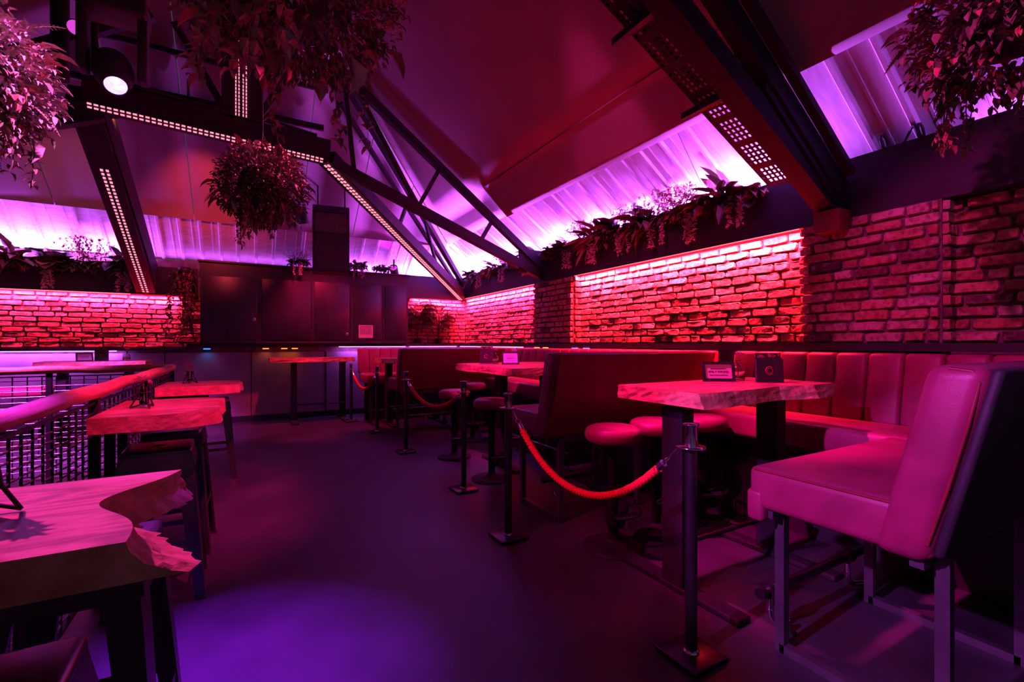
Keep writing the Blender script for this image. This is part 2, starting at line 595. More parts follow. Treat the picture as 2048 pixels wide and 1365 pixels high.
# returns of the pillars that face the camera
brick_run(wp1, Vector((XP, 5.30, 0)), Vector((1, 0, 0)), Vector((0, -1, 0)), 0.14, Z0, Z1, 12, seed=8)
brick_run(wp2, Vector((XP, 1.28, 0)), Vector((1, 0, 0)), Vector((0, -1, 0)), 0.14, Z0, Z1, 12, seed=9)
brick_run(wp2, Vector((XN, 2.16, 0)), Vector((-1, 0, 0)), Vector((0, 1, 0)), 0.14, Z0, Z1, 12, seed=9)
# end wall
brick_run(wb, Vector((-4.35, YB, 0)), Vector((1, 0, 0)), Vector((0, -1, 0)), 3.65, 1.295, 2.13, 11, seed=10, full=0.25)
brick_run(wb, Vector((2.74, YB, 0)), Vector((1, 0, 0)), Vector((0, -1, 0)), 1.34, Z0, 2.29, 12, seed=12)

# ---- planter troughs (black boxes at the eaves)
TROUGH = [
    ('black planter trough over the bright red brick niche', (XP, 2.05, 6.05), 'x'),
    ('black planter trough over the far pink brick niche', (XP, 6.05, 9.2), 'x'),
    ('bare black trough at the right frame edge above purple brick', (XP, -3.1, 2.05), 'x'),
]
for lab, (x, y0, y1), _ in TROUGH:
    t = thing('planter_trough', lab, 'planter', (x, (y0 + y1) / 2, 2.31))
    h = (y1 - y0) / 2
    MB().box(0, 0.02, -h, h, 0.0, 0.45).build('front_board', M['fascia'], t)
    MB().box(0.02, 0.139, -h, h, 0.0, 0.02).build('bottom_board', M['fascia'], t)
    MB().box(0.021, 0.115, -h + 0.01, h - 0.01, 0.021, 0.33).build('soil', M['moss'], t)
for lab, (x0, x1, z0, z1) in (
        ('black planter trough over the brick wall at the left frame edge', (-4.39, -0.75, 2.13, 2.58)),
        ('short black planter trough over the bricks behind the palms', (2.74, 3.97, 2.29, 2.74))):
    t = thing('planter_trough', lab, 'planter', ((x0 + x1) / 2, 9.21, z0))
    h = (x1 - x0) / 2
    MB().box(-h, h, 0, 0.02, 0, z1 - z0).build('front_board', M['fascia'], t)
    MB().box(-h, h, 0.02, 0.139, 0, 0.02).build('bottom_board', M['fascia'], t)
    MB().box(-h + 0.01, h - 0.01, 0.021, 0.115, 0.021, z1 - z0 - 0.12).build('soil', M['moss'], t)

# ---- LED tapes that can be seen
def tape(name, lab, p0, p1, m, wd=0.012, ht=0.008):
    o = MB().beam(p0, p1, wd, ht).build(name, M[m])
    return tag(o, lab, 'led strip')


tape('led_tape', 'glowing red strip light along the top of the right niche', (3.985, 2.2, 2.306), (3.985, 5.28, 2.306), 'led_tape_red', 0.01, 0.006)
tape('led_tape', 'glowing pink strip light along the top of the far niche', (3.985, 6.34, 2.306), (3.985, 9.18, 2.306), 'led_tape_red', 0.01, 0.01)
tape('led_tape', 'glowing pink strip light above the left brick wall', (-4.38, 9.215, 2.125), (-1.62, 9.215, 2.125), 'led_tape_red', 0.012, 0.012)
tape('led_tape', 'violet strip light under the ledge of the left brick wall', (-4.38, 9.18, 1.238), (-1.78, 9.18, 1.238), 'led_tape_violet', 0.012, 0.012)
tape('led_tape', 'violet strip light under the ledge below the black cabinet', (1.45, 9.18, 1.293), (2.72, 9.18, 1.293), 'led_tape_violet', 0.012, 0.014)
tape('led_tape', 'violet strip light under the ledge behind the palms', (2.8, 9.18, 1.293), (3.82, 9.18, 1.293), 'led_tape_violet', 0.012, 0.014)
tape('led_tape', 'violet strip light under the far end of the right ledge', (3.87, 6.5, 1.293), (3.87, 9.1, 1.293), 'led_tape_violet', 0.012, 0.014)


# ---- roof: lining panels and corrugated sheets
roof = bpy.data.objects.new('ceiling', None)
col.objects.link(roof)
struct(roof)


def patch(name, fn, poly_rows, m, parent, thick=0.03, sag=0.0, smooth=True):
    """A panel from rows of (a, b) roof positions; fn gives the 3-D point."""
    nr, nc = len(poly_rows), len(poly_rows[0])
    vs, fs = [], []
    for lift in (0.0, thick):
        for i, row in enumerate(poly_rows):
            for j, (a, b) in enumerate(row):
                p = fn(a, b)
                s = sag * math.sin(PI * i / (nr - 1)) * math.sin(PI * j / (nc - 1)) if lift == 0 else 0
                vs.append((p[0], p[1], p[2] - s + lift))
    off = nr * nc
    for i in range(nr - 1):
        for j in range(nc - 1):
            a = i * nc + j
            fs.append((a, a + 1, a + nc + 1, a + nc))
            fs.append((off + a, off + a + nc, off + a + nc + 1, off + a + 1))
    for i in range(nr - 1):
        for j in (0, nc - 1):
            a = i * nc + j
            fs.append((a, a + nc, off + a + nc, off + a))
    for j in range(nc - 1):
        for i in (0, nr - 1):
            a = i * nc + j
            fs.append((a, a + 1, off + a + 1, off + a))
    mb = MB()
    mb.add(vs, fs, smooth)
    o = mb.build(name, m, parent)
    return o


def grid(a0, a1, b0, b1, na, nb):
    return [[(a0 + (a1 - a0) * i / na, b0 + (b1 - b0) * j / nb) for j in range(nb + 1)] for i in range(na + 1)]


def fr_(x, y):
    return (x, y, zr(x))


def fr_low(x, y):
    return (x, y, zr(x) - 0.012 - 0.095 * max(0.0, x - 2.95) / 0.40)


def fl_(x, y):
    return (x, y, EAVE + SLOPE * (x + 4.4))


def fb_(x, y):
    return (x, y, zb(y))


RID = -0.1
BAYS = ((-3.2, 1.87), (1.87, 6.1))
for y0, y1 in BAYS:
    patch('lining_panel', fr_, grid(RID, 2.99, y0, y1, 12, 12), M['lining'], roof, sag=0.06)
    patch('lining_panel', fr_low, grid(2.95, 3.35, y0, y1, 6, 20), M['lining'], roof, sag=-0.008)
# past the second truss the long slope narrows along the hip
rows = []
for i in range(9):
    x = 0.9 + (2.99 - 0.9) * i / 8
    yh = 9.43 - (4.2 - x) - 0.02
    rows.append([(x, 6.1 + (max(yh, 6.16) - 6.1) * j / 6) for j in range(7)])
patch('lining_panel', fr_, rows, M['lining'], roof, sag=0.03)
rows = []
for i in range(4):
    x = 2.99 + (3.42 - 2.99) * i / 3
    yh = 9.43 - (4.2 - x) - 0.02
    rows.append([(x, 6.1 + (yh - 6.1) * j / 6) for j in range(7)])
patch('lining_panel', fr_, rows, M['lining'], roof)
# the far slope, split into the boards whose joints show
seams = [-4.4, -3.3, -2.35, -1.45, -0.75, -0.05, 0.75, 1.6, 2.4, 3.4]
for a, b in zip(seams[:-1], seams[1:]):
    rows = []
    for i in range(4):
        x = a + 0.006 + (b - a - 0.012) * i / 3
        top = max(5.23 + x, 5.03 - x, 5.13) + 0.02
        top = min(top, 8.66)
        rows.append([(x, top + (8.70 - top) * j / 8) for j in range(9)])
    patch('lining_panel', fb_, rows, M['lining'], roof, sag=0.012)
# left slope
rows = []
for i in range(7):
    x = -4.35 + (-1.15 + 4.35) * i / 6
    yh = 9.43 - (x + 4.4) - 0.02
    rows.append([(x, 6.1 + (max(yh, 6.14) - 6.1) * j / 5) for j in range(6)])
patch('lining_panel', fl_, rows, M['lining'], roof)
for y0, y1 in BAYS:
    patch('lining_panel', fl_, grid(-4.35, RID, y0, y1, 4, 4), M['lining'], roof)


def corrugated(fn, a0, a1, b0, b1, m, parent, flip=False, pitch=0.27):
    """Trapezoid ribs running down the slope (a), repeated along b."""
    prof = []
    b = b0
    while b < b1 - 1e-4:
        for db, h in ((0.0, 0), (0.10, 0.0), (0.105, 0.006), (0.12, 0.006), (0.125, 0.0), (0.19, 0.0), (0.205, 0.03), (0.235, 0.03), (0.25, 0.0)):
            if b + db <= b1:
                prof.append((b + db, h))
        b += pitch
    prof.append((b1, 0))
    vs, fs = [], []
    n = len(prof)
    for i in range(5):
        a = a0 + (a1 - a0) * i / 4
        for bb, h in prof:
            p = fn(a, bb)
            vs.append((p[0], p[1], p[2] - h))
    for i in range(4):
        for j in range(n - 1):
            k = i * n + j
            fs.append((k, k + 1, k + n + 1, k + n))
    # sheet thickness
    off = len(vs)
    vs += [(x, y, z + 0.004) for x, y, z in vs[:off]]
    fs += [tuple(off + q for q in reversed(f)) for f in fs[:]]
    o = MB().add(vs, fs).build('corrugated_panel', m, parent)
    return o


def fr_up(x, y):
    return (x, y, zr(x) + 0.035)


def fb_up(y, x):
    return (x, y, zb(y) + 0.035)


for y0, y1 in ((-3.1, -1.5), (-1.5, 0.15), (0.15, 1.87), (1.87, 3.0), (3.0, 4.05), (4.05, 5.1), (5.1, 6.1), (6.1, 7.2), (7.2, 8.25), (8.25, 9.3)):
    corrugated(fr_up, 3.25, 4.25, y0, y1, M['sheet'], roof)
for x0, x1 in ((-4.4, -3.4), (-3.4, -2.4), (-2.4, -1.45), (-1.45, -0.4), (-0.4, 0.6), (0.6, 1.6), (1.6, 2.6), (2.6, 3.55), (3.55, 4.15)):
    corrugated(fb_up, 8.64, 9.47, x0, x1, M['sheet'], roof)

# cables that hang across the corrugated sheets
def cable(lab, pts, r=0.004, name='cable'):
    return tag(MB().tube(pts, r, 6).build(name, M['rubber']), lab, 'cable')


cable('thin black drop wire hanging over the glowing corrugated sheet', [(3.28, 2.92, 3.36), (3.62, 2.98, 3.05), (3.93, 3.05, 2.80)], 0.003)

# ------------------------------------------------------------------ trusses
def led_strip(parent, p0, p1, face, m='led', pitch=0.046, gap=0.022, ln=0.026, wd=0.011):
    """Two rows of LED chips on a face of a member."""
    p0, p1, face = Vector(p0), Vector(p1), Vector(face).normalized()
    d = (p1 - p0).normalized()
    side = d.cross(face).normalized()
    n = int((p1 - p0).length / pitch)
    mb = MB()
    for k in range(n):
        for s in (-1, 1):
            c = p0 + d * (pitch * (k + 0.5)) + side * (s * gap / 2)
            mb.beam(c - d * ln / 2, c + d * ln / 2, wd, 0.008, up=face)
    o = stuff(mb.build('led_chips', M[m], parent))
    return o


def channel(parent, p0, p1, face, name='led_channel'):
    p0, p1, face = Vector(p0), Vector(p1), Vector(face).normalized()
    return MB().beam(p0 - face * 0.012, p1 - face * 0.012, 0.052, 0.02, up=face).build(name, M['steel'], parent)


# second truss: scissor frame across the hall with a king post
t2 = thing('roof_truss', 'black lattice roof truss ending on the pillar between the two niches', 'truss', (0, 6.1, 0))
MB().beam((4.0, 0, 2.52), (0.86, 0, 4.86), 0.09, 0.10).build('top_chord', M['steel'], t2)
MB().beam((4.0, 0, 2.40), (0.75, 0, 3.64), 0.10, 0.13).build('bottom_chord', M['steel'], t2)
for a, b in (((2.29, 3.78), (1.98, 3.20)), ((1.98, 3.20), (1.15, 4.62)), ((1.15, 3.50), (1.02, 4.72)), ((3.1, 3.16), (2.9, 2.82))):
    MB().beam((a[0], 0, a[1]), (b[0], 0, b[1]), 0.05, 0.05).build('web', M['steel'], t2)
MB().beam((4.02, 0, 2.62), (3.55, 0, 2.62), 0.012, 0.36).build('gusset', M['steel'], t2)
MB().beam((-4.2, 0, 2.5), (-0.9, 0, 4.8), 0.09, 0.10).build('top_chord', M['steel'], t2)
MB().beam((-4.2, 0, 2.4), (-1.3, 0, 3.66), 0.10, 0.13).build('bottom_chord', M['steel'], t2)

tie = thing('tie_beam', 'dark tie beam with two rows of pink LEDs crossing the upper left', 'beam', (0, 6.02, 0))
MB().beam((-1.42, 0, 3.80), (0.84, 0, 3.67), 0.16, 0.26).build('beam_body', M['steel'], tie)
channel(tie, (-1.40, -0.085, 3.665), (0.80, -0.085, 3.535), (0, -1, -0.7))
led_strip(tie, (-1.38, -0.09, 3.66), (0.80, -0.09, 3.53), (0, -1, -0.7), pitch=0.05, gap=0.034, ln=0.032, wd=0.015)
for k in range(3):
    pts = []
    for i in range(12):
        f = i / 11
        pts.append((-1.3 + 2.0 * f, -0.05 + 0.04 * k, 3.94 - 0.13 * f + 0.035 * math.sin(5 * f + k * 2) + 0.02 * k))
    MB().tube(pts, 0.022, 7).build('cable_bundle', M['rubber'], tie)
post = thing('king_post', 'boxed king post with a vertical pair of LED rows under the big fern', 'post', (-0.1, 6.0, 0))
MB().box(-0.17, 0.22, -0.06, 0.14, 3.83, 5.08).build('post_body', M['steel'], post)
channel(post, (0.01, -0.075, 3.84), (0.01, -0.075, 4.75), (0, -1, 0))
led_strip(post, (-0.02, -0.075, 3.85), (-0.02, -0.075, 4.72), (0, -1, 0), gap=0.03, pitch=0.04)
led_strip(post, (0.05, -0.075, 3.85), (0.05, -0.075, 4.72), (0, -1, 0), gap=0.03, pitch=0.04)
for s in (-1, 1):
    MB().beam((0.02 + s * 0.12, 0.04, 3.86), (0.02 + s * 0.62, 0.04, 4.75), 0.05, 0.07).build('brace', M['steel'], post)

# hip members
hip = thing('hip_rafter', 'long diagonal hip rafter with bright LED rows running down to the corner', 'rafter', (0, 0, 0))
H0, H1 = Vector((0.82, 6.05, 3.62)), Vector((3.93, 9.16, 2.36))
MB().beam(H0, H1, 0.20, 0.16).build('beam_body', M['steel'], hip)
nrm = Vector((-0.28, -0.28, -1))
channel(hip, H0 + Vector((0.0, 0.0, -0.085)), H1 + Vector((0, 0, -0.085)), nrm)
led_strip(hip, H0 + Vector((-0.02, -0.02, -0.09)), H1 + Vector((-0.02, -0.02, -0.09)), nrm, pitch=0.066, gap=0.046, ln=0.036, wd=0.026)
hip2 = thing('hip_truss', 'pair of thin black hip struts above the LED rafter', 'truss', (0, 0, 0))
MB().beam((0.9, 6.12, 4.86), (4.0, 9.22, 2.60), 0.08, 0.10).build('top_chord', M['steel'], hip2)
MB().beam((1.05, 6.5, 4.55), (3.88, 9.14, 2.50), 0.05, 0.06).build('bottom_chord', M['steel'], hip2)
MB().beam((2.3, 7.55, 3.78), (2.05, 7.28, 3.20), 0.045, 0.045).build('web', M['steel'], hip2)
MB().beam((2.7, 7.92, 3.5), (3.05, 8.26, 2.76), 0.045, 0.045).build('web', M['steel'], hip2)
area_light('hip_led_light', H0 + Vector((1.15, 1.15, -0.58)), H1 + Vector((-0.55, -0.55, 0.12)), 0.03, nrm, (1.0, 0.05, 0.22), 3.5)

# rafter over the left brick wall
jr = thing('jack_rafter', 'wide dark rafter with LED rows running down to the left brick wall', 'rafter', (-1.42, 0, 0))
J0, J1 = Vector((0, 6.0, 3.78)), Vector((0, 9.2, 2.24))
MB().beam(J0, J1, 0.24, 0.20).build('beam_body', M['steel'], jr)
MB().beam((0.13, 6.0, 3.90), (0.13, 9.2, 2.42), 0.02, 0.34).build('web_plate', M['steel'], jr)
jn = Vector((0, -0.42, -1)).normalized()
channel(jr, J0 + Vector((0.0, 0.75, -0.47)), J1 + Vector((0.0, 0, -0.105)), jn)
led_strip(jr, J0 + Vector((0.0, 0.75, -0.475)), J1 + Vector((0.0, 0, -0.11)), jn, pitch=0.062, gap=0.05, ln=0.03, wd=0.024)

# first truss: heavy rafter close to the camera on the right
t1 = thing('roof_truss', 'heavy black rafter truss at upper right landing on the brick pillar', 'truss', (0, 1.87, 0))
MB().beam((3.93, 0.0, 2.50), (0.0, 0.0, 5.20), 0.10, 0.14).build('top_chord', M['steel'], t1)
MB().beam((3.93, 0.06, 2.40), (0.9, 0.06, 4.02), 0.14, 0.14).build('bottom_chord', M['steel'], t1)
mb = MB()
g = [(3.96, 2.33), (3.96, 2.62), (2.95, 3.30), (2.95, 3.02)]
mb.rings([[(x, -0.03, z) for x, z in g], [(x, 0.10, z) for x, z in g]])
mb.build('gusset', M['steel'], t1)
MB().beam((2.2, 0.0, 3.62), (1.9, 0.0, 3.45), 0.05, 0.06).build('web', M['steel'], t1)
MB().box(3.80, 3.965, -0.06, 0.12, 2.20, 2.36).build('foot_plate', mat('red_lit_steel', (0.30, 0.05, 0.035), 0.6, noise=0.2), t1)  # red light on the rafter foot is put into its base colour
MB().beam((3.9, -0.09, 2.62), (1.2, -0.09, 4.50), 0.06, 0.05).build('conduit', M['rubber'], t1)

# perforated cable tray along the near rafter
def perforated(parent, p0, p1, across, nslots_w, pitch, name, m, slot=0.55, lip=0.035):
    """A sheet with real slots, and turned-up lips."""
    p0, p1, across = Vector(p0), Vector(p1), Vector(across)
    d = (p1 - p0)
    L_ = d.length
    d.normalize()
    W = across.length
    wd = across.normalized()
    n = int(L_ / pitch)
    us, vsn = [0.0], [0.0]
    for k in range(n):
        us += [pitch * k + pitch * (0.5 - slot / 2), pitch * k + pitch * (0.5 + slot / 2)]
    us.append(L_)
    pw = W / nslots_w
    for k in range(nslots_w):
        vsn += [pw * k + pw * 0.28, pw * k + pw * 0.72]
    vsn.append(W)
    vs, fs = [], []
    for a in us:
        for b in vsn:
            vs.append(p0 + d * a + wd * b)
    nb = len(vsn)
    for i in range(len(us) - 1):
        for j in range(nb - 1):
            hole = i % 2 == 1 and j % 2 == 1 and (i // 2) % 6 != 5
            if not hole:
                k = i * nb + j
                fs.append((k, k + 1, k + nb + 1, k + nb))
    mb = MB()
    mb.add(vs, fs)
    nn = d.cross(wd).normalized()
    if nn.z < 0:
        nn = -nn
    off = len(mb.v)
    mb.add([Vector(v) + nn * 0.002 for v in vs], [tuple(reversed(f)) for f in fs])
    for b in (0, W):
        q = p0 + wd * b + nn * lip / 2
        mb.beam(q, q + d * L_, 0.003, lip, up=nn)
    return mb.build(name, m, parent)


tray = thing('cable_tray', 'perforated black cable tray hung below the near rafter', 'cable tray', (0, 0, 0))
perforated(tray, (3.66, 1.96, 2.60), (1.2, 1.96, 3.83), (0, 0.30, 0.02), 8, 0.045, 'slotted_sheet', M['steel'])
for f in (0.36, 0.63):
    c = Vector((3.66, 1.90, 2.575)).lerp(Vector((1.2, 1.90, 3.805)), f)
    MB().beam(c, c + Vector((0, 0.46, 0.0)), 0.045, 0.045).build('hanger_bar', M['steel'], tray)
    MB().beam(c + Vector((0.02, 0.05, 0)), (c.x + 0.02, c.y + 0.05, zr(c.x)), 0.012, 0.012).build('drop_rod', M['steel'], tray)
for k in range(3):
    pts = []
    for i in range(14):
        f = 0.4 + 0.6 * i / 13
        pts.append((3.6 - 2.3 * f, 2.02 + 0.07 * k + 0.015 * math.sin(9 * f + k), 2.68 + 1.15 * f + 0.01 * math.sin(14 * f + 2 * k)))
    MB().tube(pts, [0.022 + 0.012 * (i > 4) for i in range(14)], 7).build('cable', M['rubber'], tray)

# coiled cable at the foot of the near rafter
pts = [(4.02 + 0.05 * math.cos(i * 0.7), 1.62 - 0.012 * i + 0.05 * math.sin(i * 0.35), 2.80 + 0.07 * math.sin(i * 0.7)) for i in range(28)]
cable('coil of black cable lying on the trough beside the near rafter', pts, 0.009, 'cable_coil')

# purlins and pipes under the high end of the far slope
for k, (y, r, lab) in enumerate(((6.55, 0.035, 'upper of two dark pipes crossing the roof behind the stage light'),
                                 (7.0, 0.045, 'lower of two dark pipes crossing the roof behind the stage light'))):
    o = MB().tube([(-3.3 + 0.3 * k, y, zb(y) - 0.08), (0.9, y, zb(y) - 0.08)], r, 10).build('roof_pipe', M['steel'])
    tag(o, lab, 'pipe', 'roof pipes')

# ---- lighting pole with moving head
rig = thing('lighting_pole', 'dark lighting pole hanging from the roof at upper left', 'pole', (-1.22, 4.62, 3.3))
MB().tube([(0, 0, 0), (0, 0, 1.64)], 0.055, 12).build('pole', M['steel'], rig)
MB().beam((-0.25, 0, 0.75), (0.85, -0.25, 0.75), 0.05, 0.05).build('cross_bar', M['steel'], rig)
MB().tube([(0.2, -0.02, 0.1), (0.2, -0.02, 1.72)], 0.022, 8).build('side_tube', M['steel'], rig)
tr = thing('cable_tray', 'small slotted tray rising out of frame above the stage light', 'cable tray', (0, 0, 0))
perforated(tr, (-0.93, 4.35, 4.0), (-1.05, 4.2, 4.75), (0.16, 0.05, 0), 6, 0.035, 'slotted_sheet', M['tube'])

mh = thing('moving_head_light', 'moving head stage light with a glowing violet lens', 'stage light', (-0.86, 4.36, 3.30))
MB().rbox(-0.20, 0.20, -0.14, 0.14, 0.42, 0.56, 0.02).build('base', M['speaker'], mh)
MB().box(-0.09, 0.03, -0.146, -0.139, 0.49, 0.515).build('display', M['display'], mh)
for s in (-1, 1):
    MB().rbox(s * 0.17 - 0.03, s * 0.17 + 0.03, -0.06, 0.06, -0.02, 0.44, 0.015).build('yoke_arm', M['speaker'], mh)
aim = (Vector((-0.05, 1.7, 0.0)) - Vector((-0.86, 4.36, 3.3))).normalized()
q = aim.to_track_quat('Z', 'Y')
MB().lathe([(0.06, -0.20), (0.115, -0.17), (0.125, -0.05), (0.11, 0.03), (0.085, 0.09), (0.082, 0.15), (0.068, 0.152), (0.066, 0.135)], n=24).build('head', M['speaker'], mh, rot=q.to_euler())
MB().lathe([(0.0, 0.139), (0.066, 0.139)], n=24).build('lens', M['lens_violet'], mh, rot=q.to_euler())
lp = Vector((-0.86, 4.36, 3.30)) + aim * 0.16
spot_light('moving_head_beam', lp, (-0.05, 1.5, 0.0), (0.42, 0.07, 1.0), 60, 40, 0.8, 0.05)

pc = thing('par_can', 'round pink lit lamp on the pole above the stage light', 'stage light', (-1.1, 4.48, 3.64))
aim2 = (Vector((0, 0.4, 1.35)) - Vector((-1.1, 4.48, 3.64))).normalized()
q2 = aim2.to_track_quat('Z', 'Y').to_euler()
MB().lathe([(0.03, -0.12), (0.05, -0.1), (0.055, 0.05), (0.048, 0.05), (0.047, 0.035)], n=20).build('can', M['speaker'], pc, rot=q2)
MB().lathe([(0.0, 0.04), (0.047, 0.04)], n=20).build('lens', M['lens_pink'], pc, rot=q2)


# ---- par cans on the near truss and behind the beams (the lamps that light the tables, and some added fill lamps)
def par(lab, p, target, color, watts, cone, lens, blend=0.7):
    t = thing('par_can', lab, 'stage light', p)
    a = (Vector(target) - Vector(p)).normalized()
    q_ = a.to_track_quat('Z', 'Y').to_euler()
    MB().lathe([(0.05, -0.20), (0.075, -0.18), (0.085, 0.06), (0.076, 0.06), (0.074, 0.03)], n=20).build('can', M['speaker'], t, rot=q_)
    MB().lathe([(0.0, 0.035), (0.074, 0.035)], n=20).build('lens', M[lens], t, rot=q_)
    MB().beam((0, 0, 0.03), (0, 0, min(0.5, max(0.05, min(zr(p[0]), zb(p[1]), EAVE + SLOPE * (p[0] + 4.4)) - p[2] - 0.02))), 0.02, 0.04).build('bracket', M['steel'], t)
    spot_light('par_can_beam', Vector(p) + a * 0.075, target, color, watts, cone, blend, 0.05)
    return t


par('stage lamp over the divider aimed down at the front booth table', (0.9, 2.9, 4.4), (2.45, 1.92, 1.1), (1.0, 0.006, 0.36), 1900, 25, 'lens_pink')
par('stage lamp behind the railing aimed at the end of the nearest bench', (-2.6, 0.9, 3.0), (1.85, 1.0, 0.84), (0.82, 0.10, 1.0), 1150, 20, 'lens_pink', 0.5)
par('stage lamp under the long slope aimed at the middle booth', (1.1, 2.95, 4.45), (2.7, 4.6, 1.1), (1.0, 0.006, 0.34), 1900, 25, 'lens_pink')
par('stage lamp on the near truss aimed at the rail tables', (0.55, 1.55, 4.2), (-0.45, 3.8, 1.0), (1.0, 0.008, 0.22), 1500, 34, 'lens_pink')
par('stage lamp over the enclosure aimed at the nearest rail table', (-2.3, 3.3, 3.6), (-0.45, 1.3, 1.0), (1.0, 0.05, 0.75), 1300, 30, 'lens_pink')
par('violet stage lamp over the railing aimed at the near floor', (-0.55, 2.5, 3.9), (-0.12, 2.1, 0.0), (0.34, 0.01, 1.0), 2800, 28, 'lens_violet', 1.0)
par('stage lamp over the end wall aimed at the far tables', (0.75, 8.2, 3.35), (1.3, 8.7, 1.0), (1.0, 0.015, 0.10), 330, 84, 'lens_pink')
par('red stage lamp behind the tie beam aimed up the left slope', (-1.25, 6.3, 3.82), (-2.2, 8.2, 3.35), (1.0, 0.17, 0.06), 260, 50, 'lens_pink', 1.0)
par('red stage lamp behind the tie beam aimed up the middle slope', (-0.6, 6.3, 3.80), (-0.6, 8.2, 3.35), (1.0, 0.05, 0.09), 260, 50, 'lens_pink', 1.0)
par('violet stage lamp aimed at the floor beyond the far rail', (-2.6, 5.2, 3.9), (-2.3, 7.4, 0.2), (0.85, 0.07, 1.0), 3000, 56, 'lens_violet')
par('pink stage lamp hidden above the hanging ball', (0.75, 4.85, 4.45), (0.1, 5.1, 2.95), (1.0, 0.05, 0.30), 420, 44, 'lens_pink')
par('pink stage lamp on the near truss aimed at the left basket', (0.45, 1.7, 4.3), (-1.0, 3.0, 2.6), (1.0, 0.12, 0.75), 1800, 22, 'lens_pink')
par('added pink fill lamp by the near truss aimed at the trough plants', (1.0, 2.5, 4.4), (3.95, 4.1, 2.68), (1.0, 0.03, 0.34), 200, 30, 'lens_pink')  # added lamp, brightens the plants and blossoms from the front
par('added magenta fill lamp above the camera aimed at the brick pillar', (-0.9, 0.6, 4.3), (3.98, 1.1, 1.75), (1.0, 0.03, 0.48), 620, 21, 'lens_pink')  # added lamp, lifts the magenta on the pillar bricks
par('added red fill lamp over the enclosure aimed at the front rope', (-1.8, 1.8, 3.5), (1.65, 2.05, 0.65), (1.0, 0.012, 0.26), 560, 21, 'lens_pink', 0.6)  # put in to brighten the rope and the table edge behind it
par('added magenta fill uplight on the right end of the black cabinet', (2.45, 9.06, 2.80), (1.4, 7.0, 4.4), (0.85, 0.01, 0.9), 60, 64, 'lens_pink', 1.0)  # added uplight that brightens the far roof slope

# ------------------------------------------------------------------ benches
SEAT_Z, BACK_Z = 0.82, 1.285


def sheared(y_at_bottom, y_at_top, z0, z1):
    k = (y_at_top - y_at_bottom) / (z1 - z0)
    m = Matrix.Identity(4)
    m[1][2] = k
    m[1][3] = y_at_bottom - k * z0
    return m


def tube_leg(parent, x, y, z1, s=0.04):
    return MB().box(x - s / 2, x + s / 2, y - s / 2, y + s / 2, 0, z1).build('leg', M['tube'], parent)


def cross_bench(lab, x0, yf, seat_len, back_len, back='piping', group='benches between the booths'):
    """Bench across the booth: sits facing +y, back towards the camera. Origin at the aisle end of the seat front."""
    t = thing('booth_bench', lab, 'bench', (x0, yf, 0), 0, group)
    MB().rbox(0, seat_len, -0.635, 0.0, SEAT_Z - 0.18, SEAT_Z, 0.035, 4).build('seat', M['leather'], t)
    MB().rbox(-0.004, 0.10, -0.07, 0.006, SEAT_Z - 0.235, SEAT_Z - 0.10, 0.02, 3).build('seat_lip', M['leather'], t)
    Mx = sheared(-0.56, -0.70, 0.70, BACK_Z)
    MB().rbox(-0.014, back_len, -0.078, 0.078, 0.63, BACK_Z, 0.045, 4, Mx).build('backrest', M['leather'], t)
    Mr = sheared(-0.645, -0.785, 0.68, BACK_Z)
    MB().rbox(0.015, back_len, -0.016, 0.016, 0.66, BACK_Z - 0.01, 0.012, 2, Mr).build('back_panel', M[back], t)
    # piping round the end of the back cushion
    pts = []
    for (dy, z) in ((-0.062, 0.70), (-0.066, 0.90), (-0.064, 1.10), (-0.058, BACK_Z - 0.05), (-0.035, BACK_Z - 0.018), (0.02, BACK_Z - 0.012)):
        q_ = Mx @ Vector((0, dy, z))
        pts.append((0.0, q_.y, q_.z))
    MB().tube(pts, 0.006, 6).build('piping', M['piping'], t)
    MB().tube([(0.006, -0.03, SEAT_Z - 0.012), (0.006, -0.57, SEAT_Z - 0.012)], 0.005, 6).build('piping', M['piping'], t)
    # square tube frame
    MB().box(0.04, seat_len - 0.02, -0.60, -0.56, SEAT_Z - 0.22, SEAT_Z - 0.18).build('frame_rail', M['tube'], t)
    MB().box(0.04, seat_len - 0.02, -0.09, -0.05, SEAT_Z - 0.22, SEAT_Z - 0.18).build('frame_rail', M['tube'], t)
    for x in (0.14, seat_len * 0.72):
        for y in (-0.07, -0.62):
            tube_leg(t, x, y, SEAT_Z - 0.18)
        MB().box(x - 0.02, x + 0.02, -0.62, -0.07, 0.0, 0.035).build('floor_bar', M['tube'], t)
    return t


def channel_run(parent, n, pos, size_along, axis, depth0, z0, z1, lean):
    """Upright padded channels of a banquette back, one piece each."""
    mb = MB()
    mb.rbox(-size_along / 2, size_along / 2, -0.06, 0.06, 0, z1 - z0, 0.028, 3, sheared(0, lean, 0, z1 - z0))
    me = mb.mesh('back_channel', M['leather'])
    for k in range(n):
        inst('back_channel', me, parent, loc=pos(k), rot=(0, 0, axis))


